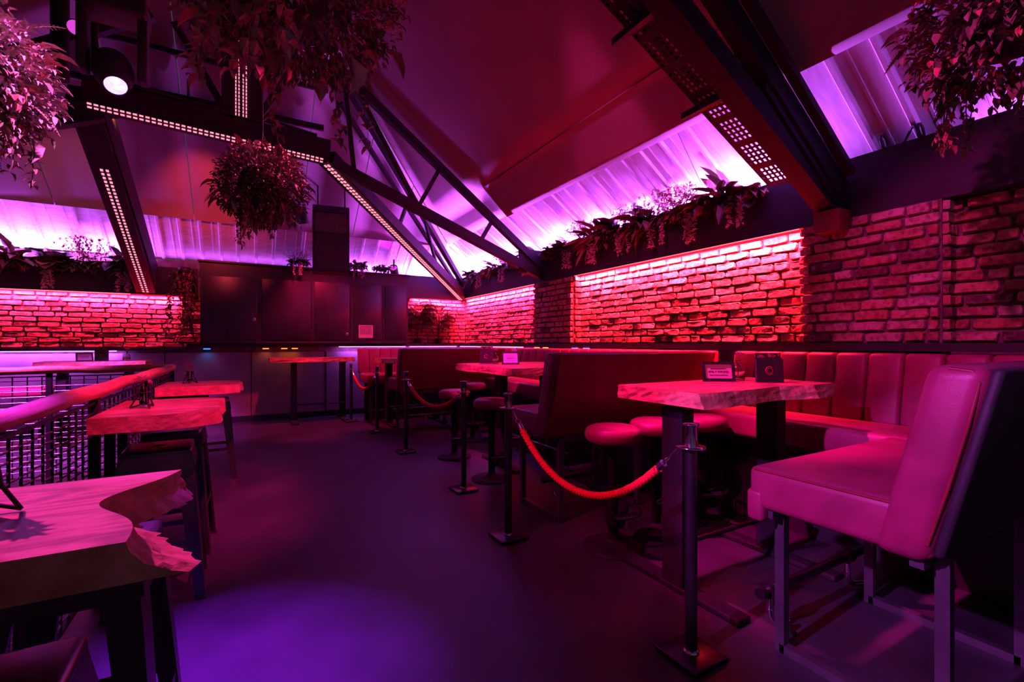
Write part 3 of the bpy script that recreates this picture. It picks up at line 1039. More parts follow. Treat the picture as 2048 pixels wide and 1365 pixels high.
def wall_bench(lab, y0, y1, group='benches along the long wall'):
    """Banquette along the long wall, facing the aisle (-x)."""
    t = thing('wall_banquette', lab, 'bench', (3.05, (y0 + y1) / 2, 0), 0, group)
    h = (y1 - y0) / 2
    MB().rbox(0.15, 0.66, -h, h, SEAT_Z - 0.17, SEAT_Z, 0.035, 4).build('seat', M['leather'], t)
    n = int(round(2 * h / 0.205))
    wd = 2 * h / n
    # channels: local x along the wall, padded front towards -x after turning
    channel_run(t, n, lambda k: (0.70, -h + wd * (k + 0.5), SEAT_Z - 0.02), wd * 0.985, -PI / 2, 0, SEAT_Z - 0.02, BACK_Z, 0.09)
    MB().box(0.80, 0.81, -h, h, 0.1, BACK_Z - 0.02).build('back_board', M['piping'], t)
    MB().box(0.21, 0.25, -h + 0.02, h - 0.02, SEAT_Z - 0.21, SEAT_Z - 0.17).build('frame_rail', M['tube'], t)
    MB().box(0.35, 0.37, -h + 0.02, h - 0.02, 0.0, SEAT_Z - 0.17).build('base_board', M['fascia'], t)
    k = max(2, int(2 * h / 1.0))
    for i in range(k):
        tube_leg(t, 0.23, -h + 0.1 + (2 * h - 0.2) * i / (k - 1), SEAT_Z - 0.17)
    return t


cross_bench('nearest red leather bench, seat end and backrest in full view', 1.90, 1.27, 1.29, 1.70, 'dark_back')
cross_bench('red leather bench whose plain back divides the front booth from the middle one', 1.90, 3.50, 1.29, 1.70)
cross_bench('far red leather bench whose back closes the middle booth', 1.90, 7.40, 1.29, 1.70)
wall_bench('red channel-back banquette along the wall behind the front booth table', 0.58, 2.66)
wall_bench('red channel-back banquette along the wall of the middle booth', 2.86, 6.56)
wall_bench('red channel-back banquette along the wall of the far booth', 6.76, 8.10)
wall_bench('red channel-back banquette disappearing out of the right frame edge', -1.6, 0.36)

bb = thing('back_banquette', 'red channel-back banquette against the end wall', 'bench', (1.74, 8.18, 0))
MB().rbox(0, 2.0, 0, 0.62, SEAT_Z - 0.17, SEAT_Z, 0.035, 3).build('seat', M['leather'], bb)
channel_run(bb, 10, lambda k: (0.1 + 0.2 * k, 0.68, SEAT_Z - 0.02), 0.197, 0.0, 0, SEAT_Z - 0.02, BACK_Z - 0.02, 0.08)
MB().box(0.02, 1.98, 0.25, 0.27, 0, SEAT_Z - 0.17).build('base_board', M['fascia'], bb)
for x in (0.1, 1.0, 1.9):
    tube_leg(bb, x, 0.08, SEAT_Z - 0.17)


# ---- foot rails on curved brackets
def foot_rail(lab, p0, p1, posts, side, r=0.022, z=0.21, fancy=True):
    t = thing('foot_rail', lab, 'foot rail', (p0[0], p0[1], 0), 0, 'foot rails')
    a, b = Vector((0, 0, z)), Vector((p1[0] - p0[0], p1[1] - p0[1], z))
    MB().tube([a, b], r, 12).build('rail', M['gunmetal'], t)
    d = (b - a).normalized()
    MB().tube([a - d * 0.03, a + d * 0.0], r * 1.15, 12).build('end_cap', M['gunmetal'], t)
    sd = Vector(side)
    for f in posts:
        c = a + (b - a) * f
        br = MB()
        br.tube([c - d * 0.025, c - d * 0.018], r * 1.55, 14)
        br.tube([c + d * 0.018, c + d * 0.025], r * 1.55, 14)
        br.tube([c - d * 0.02, c + d * 0.02], r * 1.35, 14)
        br.build('collar', M['gunmetal'], t)
        e = [c + Vector((0, 0, -0.02)), c + Vector((0, 0, -0.09))]
        for i in range(1, 6):
            th = PI / 2 * i / 5
            e.append(c + Vector((0, 0, -0.09)) + sd * (0.06 * (1 - math.cos(th))) + Vector((0, 0, -0.06 * math.sin(th))))
        e.append(e[-1] + sd * 0.07)
        br = MB()
        br.tube(e, [0.012, 0.014] + [0.0125] * (len(e) - 2), 9)
        br.lathe([(0.013, -0.006), (0.018, 0), (0.013, 0.006)], c=tuple(c + Vector((0, 0, -0.09))), n=10)
        br.build('bracket', M['chrome'], t)
        ft = e[-1]
        MB().lathe([(0.035, 0.0), (0.035, 0.006), (0.012, 0.012), (0.010, ft.z)], c=(ft.x, ft.y, 0), n=12).build('foot', M['gunmetal'], t)
    return t


foot_rail('foot rail with a capped end under the nearest bench', (2.05, 1.29), (3.0, 1.29), (0.05, 0.78), (0.7, -0.25, 0))
foot_rail('foot rail under the dividing bench behind the round stools', (2.15, 3.25), (3.0, 3.25), (0.1, 0.9), (0.3, -0.7, 0))
foot_rail('foot rail under the far dividing bench', (2.05, 7.2), (3.0, 7.2), (0.1, 0.9), (0.3, -0.7, 0))
foot_rail('foot rail running along the wall banquette of the middle booth', (2.86, 3.9), (2.86, 6.3), (0.05, 0.5, 0.95), (0.7, 0, 0), r=0.018)
foot_rail('foot rail in front of the end wall banquette', (1.78, 8.05), (2.9, 8.05), (0.1, 0.9), (0, 0.7, 0), r=0.018)


# ------------------------------------------------------------------ live edge tables
def slab_mesh(top, bot, z0, z1, seed=0, rough=0.004):
    """Slab whose outline changes from the top face to the bottom one; sides get bumps."""
    rr = random.Random(seed)
    n = len(top)
    mb = MB()
    lv = 5
    rings = []
    for i in range(lv):
        f = i / (lv - 1)
        ring = []
        for k in range(n):
            a, b = Vector(bot[k]), Vector(top[k])
            p = a.lerp(b, f)
            j = rough if 0 < i < lv - 1 else 0
            ring.append((p.x + rr.uniform(-j, j), p.y + rr.uniform(-j, j), z0 + (z1 - z0) * f))
        rings.append(ring)
    mb.cur = 1
    mb.rings(rings, smooth=False, cap=False)
    mb.cur = 0
    mb.add(rings[0], [tuple(range(n - 1, -1, -1))])
    mb.add(rings[-1], [tuple(range(n))])
    return mb


def live_rect(x0, x1, y0, y1, live, seed, n=14, amp=0.02, flare=0.03):
    """Outlines of a slab; live is a set of wavy sides out of 'S', 'E', 'N', 'W'."""
    rr = random.Random(seed)
    ph = [rr.uniform(0, 6) for _ in range(8)]
    top, bot = [], []

    def wav(side, f):
        if side not in live:
            return 0.0
        i = 'SENW'.index(side)
        e = math.sin(PI * f) ** 0.5
        return amp * (math.sin(f * 7 + ph[i]) + 0.5 * math.sin(f * 17 + ph[i + 4]) + 0.25 * math.sin(f * 41 + ph[i])) * e

    def flr(side, f):
        return (flare * (0.7 + 0.5 * math.sin(f * 9 + ph['SENW'.index(side)]))) if side in live else 0.0
    for side in 'SENW':
        for k in range(n):
            f = k / n
            w_, g_ = wav(side, f), flr(side, f)
            if side == 'S':
                p, d = (x0 + (x1 - x0) * f, y0 - w_), (0, -g_)
            elif side == 'E':
                p, d = (x1 + w_, y0 + (y1 - y0) * f), (g_, 0)
            elif side == 'N':
                p, d = (x1 - (x1 - x0) * f, y1 + w_), (0, g_)
            else:
                p, d = (x0 - w_, y1 - (y1 - y0) * f), (-g_, 0)
            top.append(p)
            bot.append((p[0] + d[0], p[1] + d[1]))
    return top, bot


def booth_table(lab, x, y, lx, ly, live, seed, legs, z=1.11, thick=0.075, foot_along='y', group='live edge booth tables'):
    t = thing('live_edge_table', lab, 'table', (x, y, 0), 0, group)
    top, bot = live_rect(-lx / 2, lx / 2, -ly / 2, ly / 2, live, seed)
    slab_mesh(top, bot, z - thick, z, seed).build('tabletop', [M['slab'], M['slab_end']], t)
    for px in legs:
        MB().box(px - 0.045, px + 0.045, -0.07, 0.07, 0.03, z - thick).build('leg', M['steel'], t)
        if foot_along == 'y':
            MB().rbox(px - 0.05, px + 0.05, -0.40, 0.40, 0.0, 0.035, 0.008, 2).build('foot_bar', M['steel'], t)
            MB().box(px - 0.05, px + 0.05, -ly * 0.36, ly * 0.36, z - thick - 0.015, z - thick - 0.002).build('top_plate', M['steel'], t)
        else:
            MB().rbox(px - 0.28, px + 0.28, -0.05, 0.05, 0.0, 0.035, 0.008, 2).build('foot_bar', M['steel'], t)
    if len(legs) > 1:
        MB().tube([(legs[0], -0.10, 0.30), (legs[-1], -0.10, 0.30)], 0.014, 9).build('stretcher', M['gunmetal'], t)
        for px in legs:
            MB().tube([(px, -0.10, 0.30), (px, -0.06, 0.30)], 0.012, 8).build('stretcher_end', M['gunmetal'], t)
    return t


booth_table('live edge wooden table with a framed card, bud vase and menu in the front booth', 2.50, 1.79, 1.24, 0.56, 'SE', 21, (-0.44, 0.42))
booth_table('broad live edge wooden table in the middle booth', 2.78, 4.58, 1.16, 1.42, 'W', 22, (-0.34, 0.26))
booth_table('small wooden table in the far booth by the end wall', 2.45, 7.82, 1.2, 0.6, 'S', 23, (-0.42, 0.42))
booth_table('long wooden high table against the panelled end wall', 0.96, 8.86, 1.36, 0.44, 'S', 24, (-0.3, 0.5))
booth_table('wooden high table below the left brick wall carrying a card and vase', -1.85, 8.45, 1.15, 0.5, 'S', 25, (-0.35, 0.35))


def rail_table(lab, y0, y1, seed, special=False, xe=-0.16, z=1.0, thick=0.075):
    t = thing('rail_table', lab, 'table', (-0.66, (y0 + y1) / 2, 0), 0, 'live edge tables fixed along the mesh railing')
    ly = y1 - y0
    lx = xe + 0.66
    rr = random.Random(seed)
    if special:
        n = 40
        top, bot = [], []
        # near side, carved end, far side, rail side
        for k in range(n):
            f = k / (n - 1)
            y = -ly / 2 + ly * f
            notch = math.exp(-((f - 0.56) / 0.26) ** 2)
            xt = lx - 0.02 - 0.115 * notch + 0.03 * f
            xb = lx + 0.085 * math.exp(-((f - 0.06) / 0.22) ** 2) + 0.03 * math.exp(-((f - 0.95) / 0.16) ** 2) - 0.055 * math.exp(-((f - 0.62) / 0.13) ** 2) + rr.uniform(-0.008, 0.008)
            top.append((xt, y))
            bot.append((xb, y - 0.0))
        top += [(0, ly / 2), (0, -ly / 2)]
        bot += [(0, ly / 2), (0, -ly / 2)]
        mb = MB()
        lv = 8
        rings = []
        m = len(top)
        for i in range(lv):
            g = i / (lv - 1)
            ring = []
            for k in range(m):
                e = g ** 2.2                               # hollow profile
                ax = bot[k][0] + (top[k][0] - bot[k][0]) * (1 - (1 - g) ** 2.2)
                zz = z - thick + thick * (g if k >= n else g)
                j = 0.004 if (0 < i < lv - 1 and k < n) else 0
                ring.append((ax + rr.uniform(-j, j), top[k][1], zz + rr.uniform(-j, j) * 0.6))
            rings.append(ring)
        mb.cur = 1
        mb.rings(rings, cap=False)
        mb.cur = 0
        mb.add(rings[0], [tuple(range(m - 1, -1, -1))])
        mb.add(rings[-1], [tuple(range(m))])
    else:
        top, bot = live_rect(0, lx, -ly / 2, ly / 2, 'E', seed, n=16, amp=0.012, flare=0.012)
        # rounded free end
        def rnd(p):
            f = max(0.0, (p[0] - lx * 0.62) / (lx * 0.38))
            return (p[0] - 0.0, p[1] * (1 - 0.22 * f ** 2))
        top, bot = [rnd(p) for p in top], [rnd(p) for p in bot]
        mb = slab_mesh(top, bot, z - thick, z, seed, 0.0012)
    mb.build('tabletop', [M['slab'], M['slab_end']], t)
    for dy in (-0.13, 0.15):
        MB().box(0.01, 0.05, dy - 0.02, dy + 0.02, 0, z - thick).build('leg', M['steel'], t)
        MB().beam((0.03, dy, z - thick - 0.02), (lx * 0.6, dy, z - thick - 0.02), 0.04, 0.03).build('bracket', M['steel'], t)
    return t


rail_table('nearest live edge rail table with a deep carved end', 1.05, 1.58, 31, True, xe=-0.17)
rail_table('middle rail table with a rounded end and a vase in a wire stand', 2.84, 3.64, 32, xe=-0.15)
rail_table('farthest rail table, seen edge on', 4.62, 5.25, 33, xe=-0.08)


# ------------------------------------------------------------------ stools
def tolix():
    t = thing('metal_stool', '', 'stool')
    s = 0.155
    mb = MB()
    mb.rbox(-s, s, -s, s, 0.755, 0.795, 0.018, 3)
    mb.build('seat', M['gunmetal'], t)
    mb = MB()
    mb.lathe([(0.020, 0.7955), (0.028, 0.797), (0.028, 0.7955)], n=16)
    mb.build('seat_hole_rim', M['steel'], t)
    mb = MB()
    for i in range(4):
        a = i * PI / 2
        c, sn = math.cos(a), math.sin(a)
        p = lambda x, y, z: (x * c - y * sn, x * sn + y * c, z)
        mb.add([p(-s + 0.02, -s, 0.77), p(s - 0.02, -s, 0.77), p(s, -s - 0.012, 0.69), p(-s, -s - 0.012, 0.69),
                p(-s + 0.02, -s + 0.006, 0.77), p(s - 0.02, -s + 0.006, 0.77), p(s, -s - 0.004, 0.69), p(-s, -s - 0.004, 0.69)],
               [(0, 1, 2, 3), (7, 6, 5, 4), (3, 2, 6, 7), (0, 3, 7, 4), (1, 5, 6, 2)])
    mb.build('apron', M['gunmetal'], t)
    for sx, sy in ((1, 1), (1, -1), (-1, 1), (-1, -1)):
        mb = MB()
        # folded L section leg that tapers and splays
        rings = []
        for z, q, wd in ((0.775, 0.150, 0.080), (0.62, 0.166, 0.074), (0.3, 0.190, 0.060), (0.0, 0.212, 0.042)):
            o_ = [(q, q), (q - wd, q + 0.004), (q - wd, q - 0.010), (q - 0.016, q - 0.016), (q - 0.010, q - wd), (q + 0.004, q - wd)]
            ring = [(x * sx, y * sy, z) for x, y in o_]
            rings.append(ring if sx * sy > 0 else list(reversed(ring)))
        mb.rings(rings)
        lg = mb.build('leg', M['gunmetal'], t)
        MB().box(sx * 0.195 - 0.022, sx * 0.195 + 0.022, sy * 0.195 - 0.022, sy * 0.195 + 0.022, 0, 0.012).build('rubber_foot', M['rubber'], lg)
    for a in (0, PI / 2, PI, 3 * PI / 2):
        c, sn = math.cos(a), math.sin(a)
        r = 0.187
        p0 = (-r * c + r * sn, -r * sn - r * c, 0.30)
        p1 = (r * c + r * sn, r * sn - r * c, 0.30)
        MB().beam(p0, p1, 0.006, 0.028).build('footrest_bar', M['gunmetal'], t)
    return t


st0 = tolix()
spots = [((-0.42, 1.03), 0.03, 'dark metal stool in the bottom left corner under the nearest rail table'),
         ((-0.40, 1.69), -0.04, 'dark metal stool tucked behind the nearest rail table'),
         ((-0.43, 3.15), 0.05, 'dark metal stool under the middle rail table, nearer of two'),
         ((-0.43, 3.76), -0.03, 'dark metal stool under the middle rail table, farther of two'),
         ((-0.34, 5.62), 0.06, 'dark metal stool standing past the farthest rail table')]
for k, ((x, y), a, lab) in enumerate(spots):
    o = st0 if k == 0 else copy_tree(st0)
    o.location = (x, y, 0)
    o.rotation_euler = (0, 0, a)
    tag(o, lab, 'stool', 'square metal stools along the railing')


def round_stool():
    t = thing('round_stool', '', 'stool')
    MB().lathe([(0.0, 0.70), (0.15, 0.70), (0.172, 0.71), (0.186, 0.735), (0.186, 0.765), (0.176, 0.788), (0.15, 0.802), (0.0, 0.808)], n=32).build('seat', M['leather'], t)
    MB().lathe([(0.11, 0.685), (0.15, 0.688), (0.15, 0.70)], n=24).build('seat_plate', M['steel'], t)
    MB().lathe([(0.034, 0.02), (0.034, 0.685), (0.05, 0.69)], n=16).build('pedestal', M['steel'], t)
    MB().lathe([(0.20, 0.0), (0.20, 0.012), (0.17, 0.022), (0.06, 0.035), (0.04, 0.06)], n=32).build('base', M['steel'], t)
    pts = []
    for i in range(13):
        a = math.radians(-160 + 140 * i / 12)
        pts.append((0.16 * math.cos(a), -0.02 + 0.16 * math.sin(a), 0.25))
    MB().tube(pts, 0.011, 8).build('footrest', M['gunmetal'], t)
    mb = MB()
    g = [(-0.145, 0.25), (0.145, 0.25), (0.03, 0.14), (-0.03, 0.14)]
    mb.rings([[(x, -0.066, z) for x, z in g], [(x, -0.056, z) for x, z in g]])
    mb.beam((0, -0.03, 0.2), (0, -0.16, 0.245), 0.02, 0.03)
    mb.build('footrest_plate', M['steel'], t)
    return t


rs0 = round_stool()
rspots = [((2.10, 2.36), 0.5, 'round red stool in the front booth, nearest to the aisle'),
          ((2.56, 2.42), 0.3, 'round red stool in the front booth, half hidden by the table leg'),
          ((3.00, 2.38), 0.2, 'round red stool in the front booth, beside the wall banquette'),
          ((2.10, 4.14), 0.6, 'round red stool behind the middle rope post'),
          ((2.12, 5.16), 0.5, 'round red stool at the aisle side of the middle table, farther one'),
          ((2.72, 5.95), 0.3, 'round red stool behind the middle table leg')]
for k, ((x, y), a, lab) in enumerate(rspots):
    o = rs0 if k == 0 else copy_tree(rs0)
    o.location = (x, y, 0)
    o.rotation_euler = (0, 0, a)
    tag(o, lab, 'stool', 'round pedestal stools')


# ------------------------------------------------------------------ rope posts
def stanchion():
    t = thing('rope_post', '', 'rope post')
    MB().rbox(-0.105, 0.105, -0.105, 0.105, 0.0, 0.022, 0.004, 2).build('base_plate', M['gunmetal'], t)
    MB().lathe([(0.034, 0.022), (0.034, 0.03), (0.026, 0.034)], n=18).build('collar', M['chrome'], t)
    MB().lathe([(0.0255, 0.03), (0.0255, 0.93)], n=20).build('pole', M['gunmetal'], t)
    MB().lathe([(0.026, 0.905), (0.029, 0.91), (0.029, 0.995), (0.034, 0.998), (0.034, 1.005), (0.0, 1.008)], n=20).build('cap', M['chrome'], t)
    mb = MB()
    mb.lathe([(0.027, 0.898), (0.062, 0.900), (0.062, 0.908), (0.027, 0.910)], n=20)
    mb.build('hook_ring', M['chrome'], t)
    return t


sp0 = stanchion()
POSTS = [((1.53, 8.40), 'most distant rope post by the end wall table'),
         ((1.69, 7.19), 'second most distant rope post, in front of the far booth'),
         ((1.69, 5.69), 'rope post at the far divider end'),
         ((1.72, 3.96), 'rope post in front of the middle booth stools'),
         ((1.57, 2.84), 'rope post beside the dividing bench with a long dark pole'),
         ((1.66, 1.37), 'tallest, nearest rope post beside the front table')]
for k, ((x, y), lab) in enumerate(POSTS):
    o = sp0 if k == 0 else copy_tree(sp0)
    o.location = (x, y, 0)
    tag(o, lab, 'rope post', 'rope barrier posts')


def rope(lab, a, b, zlow, za=0.90):
    A_, B_ = Vector((*a, za)), Vector((*b, za))
    d = (B_ - A_)
    L_ = d.length
    d.normalize()
    A_ += d * 0.065
    B_ -= d * 0.065
    t = thing('barrier_rope', lab, 'rope', ((A_.x + B_.x) / 2, (A_.y + B_.y) / 2, zlow), 0, 'red barrier ropes')
    org = Vector(t.location)
    N = 90
    path = []
    for i in range(N + 1):
        f = i / N
        x = 2 * f - 1
        s_ = (abs(x) ** 2.1)
        p = A_.lerp(B_, f)
        p.z = zlow + (za - 0.01 - zlow) * s_
        path.append(p - org)
    i0, i1 = 7, N - 7
    mids = path[i0:i1 + 1]
    mb = MB()
    lens = [0.0]
    for i in range(1, len(mids)):
        lens.append(lens[-1] + (mids[i] - mids[i - 1]).length)
    side = Vector((d.y, -d.x, 0))
    fine = []
    M_ = int(lens[-1] / 0.008)
    j = 0
    for i in range(M_ + 1):
        s_ = lens[-1] * i / M_
        while j < len(lens) - 2 and lens[j + 1] < s_:
            j += 1
        f = (s_ - lens[j]) / (lens[j + 1] - lens[j])
        fine.append((s_, mids[j].lerp(mids[j + 1], f)))
    for st in range(3):
        pts = []
        for i, (s_, p) in enumerate(fine):
            q0, q1 = fine[max(i - 1, 0)][1], fine[min(i + 1, len(fine) - 1)][1]
            tg = (q1 - q0).normalized()
            up = side.cross(tg).normalized()
            th = 2 * PI * (s_ / 0.075 + st / 3)
            pts.append(p + (side * math.cos(th) + up * math.sin(th)) * 0.0095)
        mb.tube(pts, 0.0125, 6)
    mb.build('twisted_rope', M['rope'], t)
    for e, k0, k1 in ((0, 2, i0 + 1), (1, N - 2, i1 - 1)):
        p_hook, p_end = path[k0], path[k1]
        dd = (p_hook - p_end).normalized()
        MB().tube([p_end, p_end + dd * 0.055], 0.019, 12).build('rope_end_cap', M['chrome'], t)
        mb = MB()
        mb.tube([p_end + dd * 0.055, p_end + dd * 0.07], 0.009, 10)
        c = p_end + dd * 0.085
        mb.tube([c + (dd * math.cos(u) + side * math.sin(u)) * 0.018 for u in [2 * PI * i / 12 for i in range(13)]], 0.004, 6)
        tgt = path[0] if e == 0 else path[-1]
        mb.tube([c + dd * 0.018, tgt], 0.005, 6)
        mb.build('snap_hook', M['chrome'], t)
    return t


rope('red rope slung between the two most distant posts', POSTS[0][0], POSTS[1][0], 0.62)
rope('red rope slung across the middle booth', POSTS[2][0], POSTS[3][0], 0.68)
rope('thick red rope in the foreground slung to the nearest post', POSTS[4][0], POSTS[5][0], 0.515)


# ------------------------------------------------------------------ mesh railing
M['wire'] = mat('galvanised_wire', (0.42, 0.40, 0.44), 0.3, metal=1.0, noise=0.15, nscale=20)
def railing(lab, p0, p1, posts, vpitch, hpitch, zt=1.10):
    p0, p1 = Vector((*p0, 0)), Vector((*p1, 0))
    t = thing('mesh_railing', lab, 'railing', tuple(p0), 0, 'railings of the enclosure')
    d = p1 - p0
    L_ = d.length
    d.normalize()
    rr = random.Random(int(L_ * 100))
    pts, rad = [], []
    n = 26
    for i in range(n + 1):
        s_ = L_ * i / n
        pts.append(d * s_ + Vector((0, 0, zt + 0.004 * math.sin(i * 1.3))))
        rad.append(0.037 + 0.0025 * math.sin(i * 2.1) + rr.uniform(-0.001, 0.001))
    MB().tube(pts, rad, 16).build('handrail', M['handrail'], t)
    for s_ in posts:
        q = d * s_
        MB().box(q.x - 0.02, q.x + 0.02, q.y - 0.02, q.y + 0.02, 0, zt - 0.03).build('post', M['steel'], t)
    for z in (0.10, zt - 0.06):
        MB().beam(d * 0.0 + Vector((0, 0, z)), d * L_ + Vector((0, 0, z)), 0.014, 0.012).build('rail_bar', M['steel'], t)
    vw = MB().beam((0, 0, 0.10), (0, 0, zt - 0.06), 0.008, 0.008).mesh('mesh_wire', M['steel'])
    s_ = vpitch / 2
    while s_ < L_:
        inst('mesh_wire', vw, t, loc=tuple(d * s_))
        s_ += vpitch
    # crimped cross wires
    mbh = MB()
    k = int(L_ / vpitch * 2)
    pp = [d * (L_ * i / k) + Vector((-d.y, d.x, 0)) * (0.004 * (1 if i % 2 else -1)) for i in range(k + 1)]
    mbh.tube(pp, 0.0042, 6)
    hw = mbh.mesh('mesh_wire', M['wire'])
    z = 0.10 + hpitch
    while z < zt - 0.08:
        inst('mesh_wire', hw, t, loc=(0, 0, z))
        z += hpitch
    return t


railing('mesh railing with a round pole handrail in the left foreground', (-0.71, 0.55), (-0.71, 6.0), (0.02, 1.35, 2.65, 4.0, 5.43), 0.10, 0.037)
railing('mesh railing with a pole handrail turning off to the left', (-0.76, 6.0), (-4.35, 6.0), (0.9, 1.8, 2.7, 3.57), 0.10, 0.05)

# low bench seen through the railing
b2 = thing('padded_bench', 'low padded bench seen through the far railing', 'bench', (-2.5, 7.8, 0))
MB().rbox(-0.5, 0.35, -0.2, 0.2, 0.72, 0.82, 0.03, 3).build('seat', M['leather'], b2)
for x in (-0.42, 0.27):
    for y in (-0.15, 0.15):
        tube_leg(b2, x, y, 0.72)

# ------------------------------------------------------------------ wall cabinet and speaker
cb = thing('wall_cabinet', 'long black wall cabinet with five doors above the end wall ledge', 'cabinet', (1.0, 9.0, 1.36))
MB().box(-1.70, 1.72, 0.0, 0.34, 0.0, 1.32).build('body', M['cabinet'], cb)
MB().box(-1.73, 1.75, -0.04, 0.35, 1.32, 1.345).build('top_board', M['cabinet'], cb)
MB().box(-1.70, 1.72, -0.045, 0.0, 0.0, 0.035).build('bottom_rail', M['fascia'], cb)
edges = [-1.69, -0.86, -0.03, 0.64, 1.22, 1.71]
for k, (a, b) in enumerate(zip(edges[:-1], edges[1:])):
    dr = MB().rbox(a + 0.035, b - 0.035, -0.022, -0.001, 0.06, 1.10, 0.005, 2).build('door', M['cabinet'], cb)
    MB().box(a + 0.005, a + 0.03, -0.012, 0.0, 0.04, 1.12).build('door_frame', M['fascia'], cb)
    for zz in (0.25, 0.58, 0.9):
        for xx in (a + 0.16, b - 0.16):
            MB().lathe([(0.007, 0), (0.006, 0.004), (0, 0.005)], n=8).build('screw', M['gunmetal'], dr, loc=(xx, -0.022, zz), rot=(PI / 2, 0, 0))
    if k in (0, 2):
        MB().lathe([(0.034, 0), (0.034, 0.012), (0.022, 0.02), (0, 0.021)], n=18).build('lock_knob', M['chrome'], dr, loc=(b - 0.08, -0.022, 0.40 if k == 0 else 0.17), rot=(PI / 2, 0, 0))
poster = MB().box(-0.13, 0.13, -0.002, 0.0, -0.12, 0.12)
po = poster.build('notice', M['paper'], cb, loc=(0.90, -0.0235, 0.22))
po['label'] = 'small pale notice stuck on the fourth door'
rr = random.Random(5)
for k in range(7):
    z = 0.09 - k * 0.024
    x = -0.11
    mb = MB()
    while x < 0.10:
        wd = rr.uniform(0.01, 0.035)
        mb.box(x, min(x + wd, 0.11), -0.0035, -0.0025, z, z + 0.012)
        x += wd + 0.008
    mb.build('printed_line', M['ink'], po)

spk = thing('loudspeaker', 'tall black loudspeaker hanging in front of the far slope', 'speaker', (1.12, 7.8, 2.46), math.radians(-9))
mb = MB()
side = [(-0.22, 0.0), (-0.22, 0.92), (-0.10, 1.04), (0.16, 1.04), (0.20, 0.98), (0.20, 0.0)]
mb.rings([[(-0.265, y, z) for y, z in side], [(0.265, y, z) for y, z in side]])
mb.build('box', M['speaker'], spk)
MB().box(-0.245, 0.245, -0.232, -0.221, 0.02, 0.56).build('grille', M['speaker'], spk)
fr = MB()
for a in ((-0.235, 0.235, 0.60, 0.625), (-0.235, 0.235, 0.865, 0.89), (-0.235, -0.21, 0.625, 0.865), (0.21, 0.235, 0.625, 0.865)):
    fr.box(a[0], a[1], -0.236, -0.221, a[2], a[3])
fr.build('horn_frame', M['horn'], spk)
hn = MB()
o1 = [(-0.21, 0.625), (0.21, 0.625), (0.21, 0.865), (-0.21, 0.865)]
i1 = [(-0.06, 0.70), (0.06, 0.70), (0.06, 0.79), (-0.06, 0.79)]
hn.rings([[(x, -0.2215, z) for x, z in o1], [(x, -0.2205, z) for x, z in i1]], cap=False)
hn.add([(x, -0.2204, z) for x, z in i1], [(0, 1, 2, 3)])
hn.build('horn', M['horn'], spk)
for s in (-1, 1):
    MB().beam((s * 0.2, 0.05, 1.03), (s * 0.2, 0.05, 1.38), 0.02, 0.02).build('suspension_rod', M['steel'], spk)

# ---- small coloured lamps under the ledges
for k, (x, m, lab, colr) in enumerate(((-0.62, 'lens_blue', 'small blue lamp under the left end of the cabinet', (0.05, 0.3, 1)),
                                       (0.24, 'lens_amber', 'leftmost of three orange lamps under the cabinet', (1, 0.2, 0.03)),
                                       (0.53, 'lens_amber', 'middle one of three orange lamps under the cabinet', (1, 0.2, 0.03)),
                                       (0.70, 'lens_amber', 'rightmost of three orange lamps under the cabinet', (1, 0.2, 0.03)))):
    t = thing('ledge_lamp', lab, 'lamp', (x, 9.17, 1.255), 0, 'small lamps under the ledges')
    MB().rbox(-0.06, 0.06, -0.012, 0.03, 0.02, 0.045, 0.006, 2).build('housing', M['steel'], t)
    MB().rbox(-0.05, 0.05, -0.014, 0.02, 0.0, 0.0195, 0.006, 2).build('lens', M[m], t)
    d = bpy.data.lights.new('ledge_lamp_glow', 'SPOT')
    d.energy, d.color, d.spot_size, d.spot_blend, d.shadow_soft_size = 0.6, colr, 2.2, 1.0, 0.02
    o = bpy.data.objects.new('ledge_lamp_glow', d)
    col.objects.link(o)
    o.location = (x, 9.19, 1.25)
    o.rotation_euler = (math.radians(20), 0, 0)
for y, m, lab in ((6.06, 'lens_yellow', 'left one of two yellow lamps under the right ledge'), (5.82, 'lens_yellow', 'right one of two yellow lamps under the right ledge'),
                  (5.1, 'lens_blue', 'left one of two blue lamps under the right ledge'), (4.85, 'lens_blue', 'right one of two blue lamps under the right ledge')):
    t = thing('ledge_lamp', lab, 'lamp', (3.855, y, 1.277), 0, 'small lamps under the ledges')
    MB().rbox(-0.015, 0.03, -0.06, 0.06, 0.02, 0.04, 0.006, 2).build('housing', M['steel'], t)
    MB().rbox(-0.017, 0.02, -0.055, 0.055, 0.0, 0.0195, 0.006, 2).build('lens', M[m], t)


# ------------------------------------------------------------------ table things
def text_mesh(s, size, m, parent, loc, rot):
    cu = bpy.data.curves.new('print', 'FONT')
    cu.body = s
    cu.size = size
    cu.align_x = 'CENTER'
    cu.extrude = 0.0003
    tmp = bpy.data.objects.new('print', cu)
    col.objects.link(tmp)
    dg = bpy.context.evaluated_depsgraph_get()
    me = bpy.data.meshes.new_from_object(tmp.evaluated_get(dg))
    bpy.data.objects.remove(tmp)
    me.materials.clear()
    me.materials.append(m)
    o = bpy.data.objects.new('printed_line', me)
    col.objects.link(o)
    o.parent = parent
    o.location = loc
    o.rotation_euler = rot
    return o


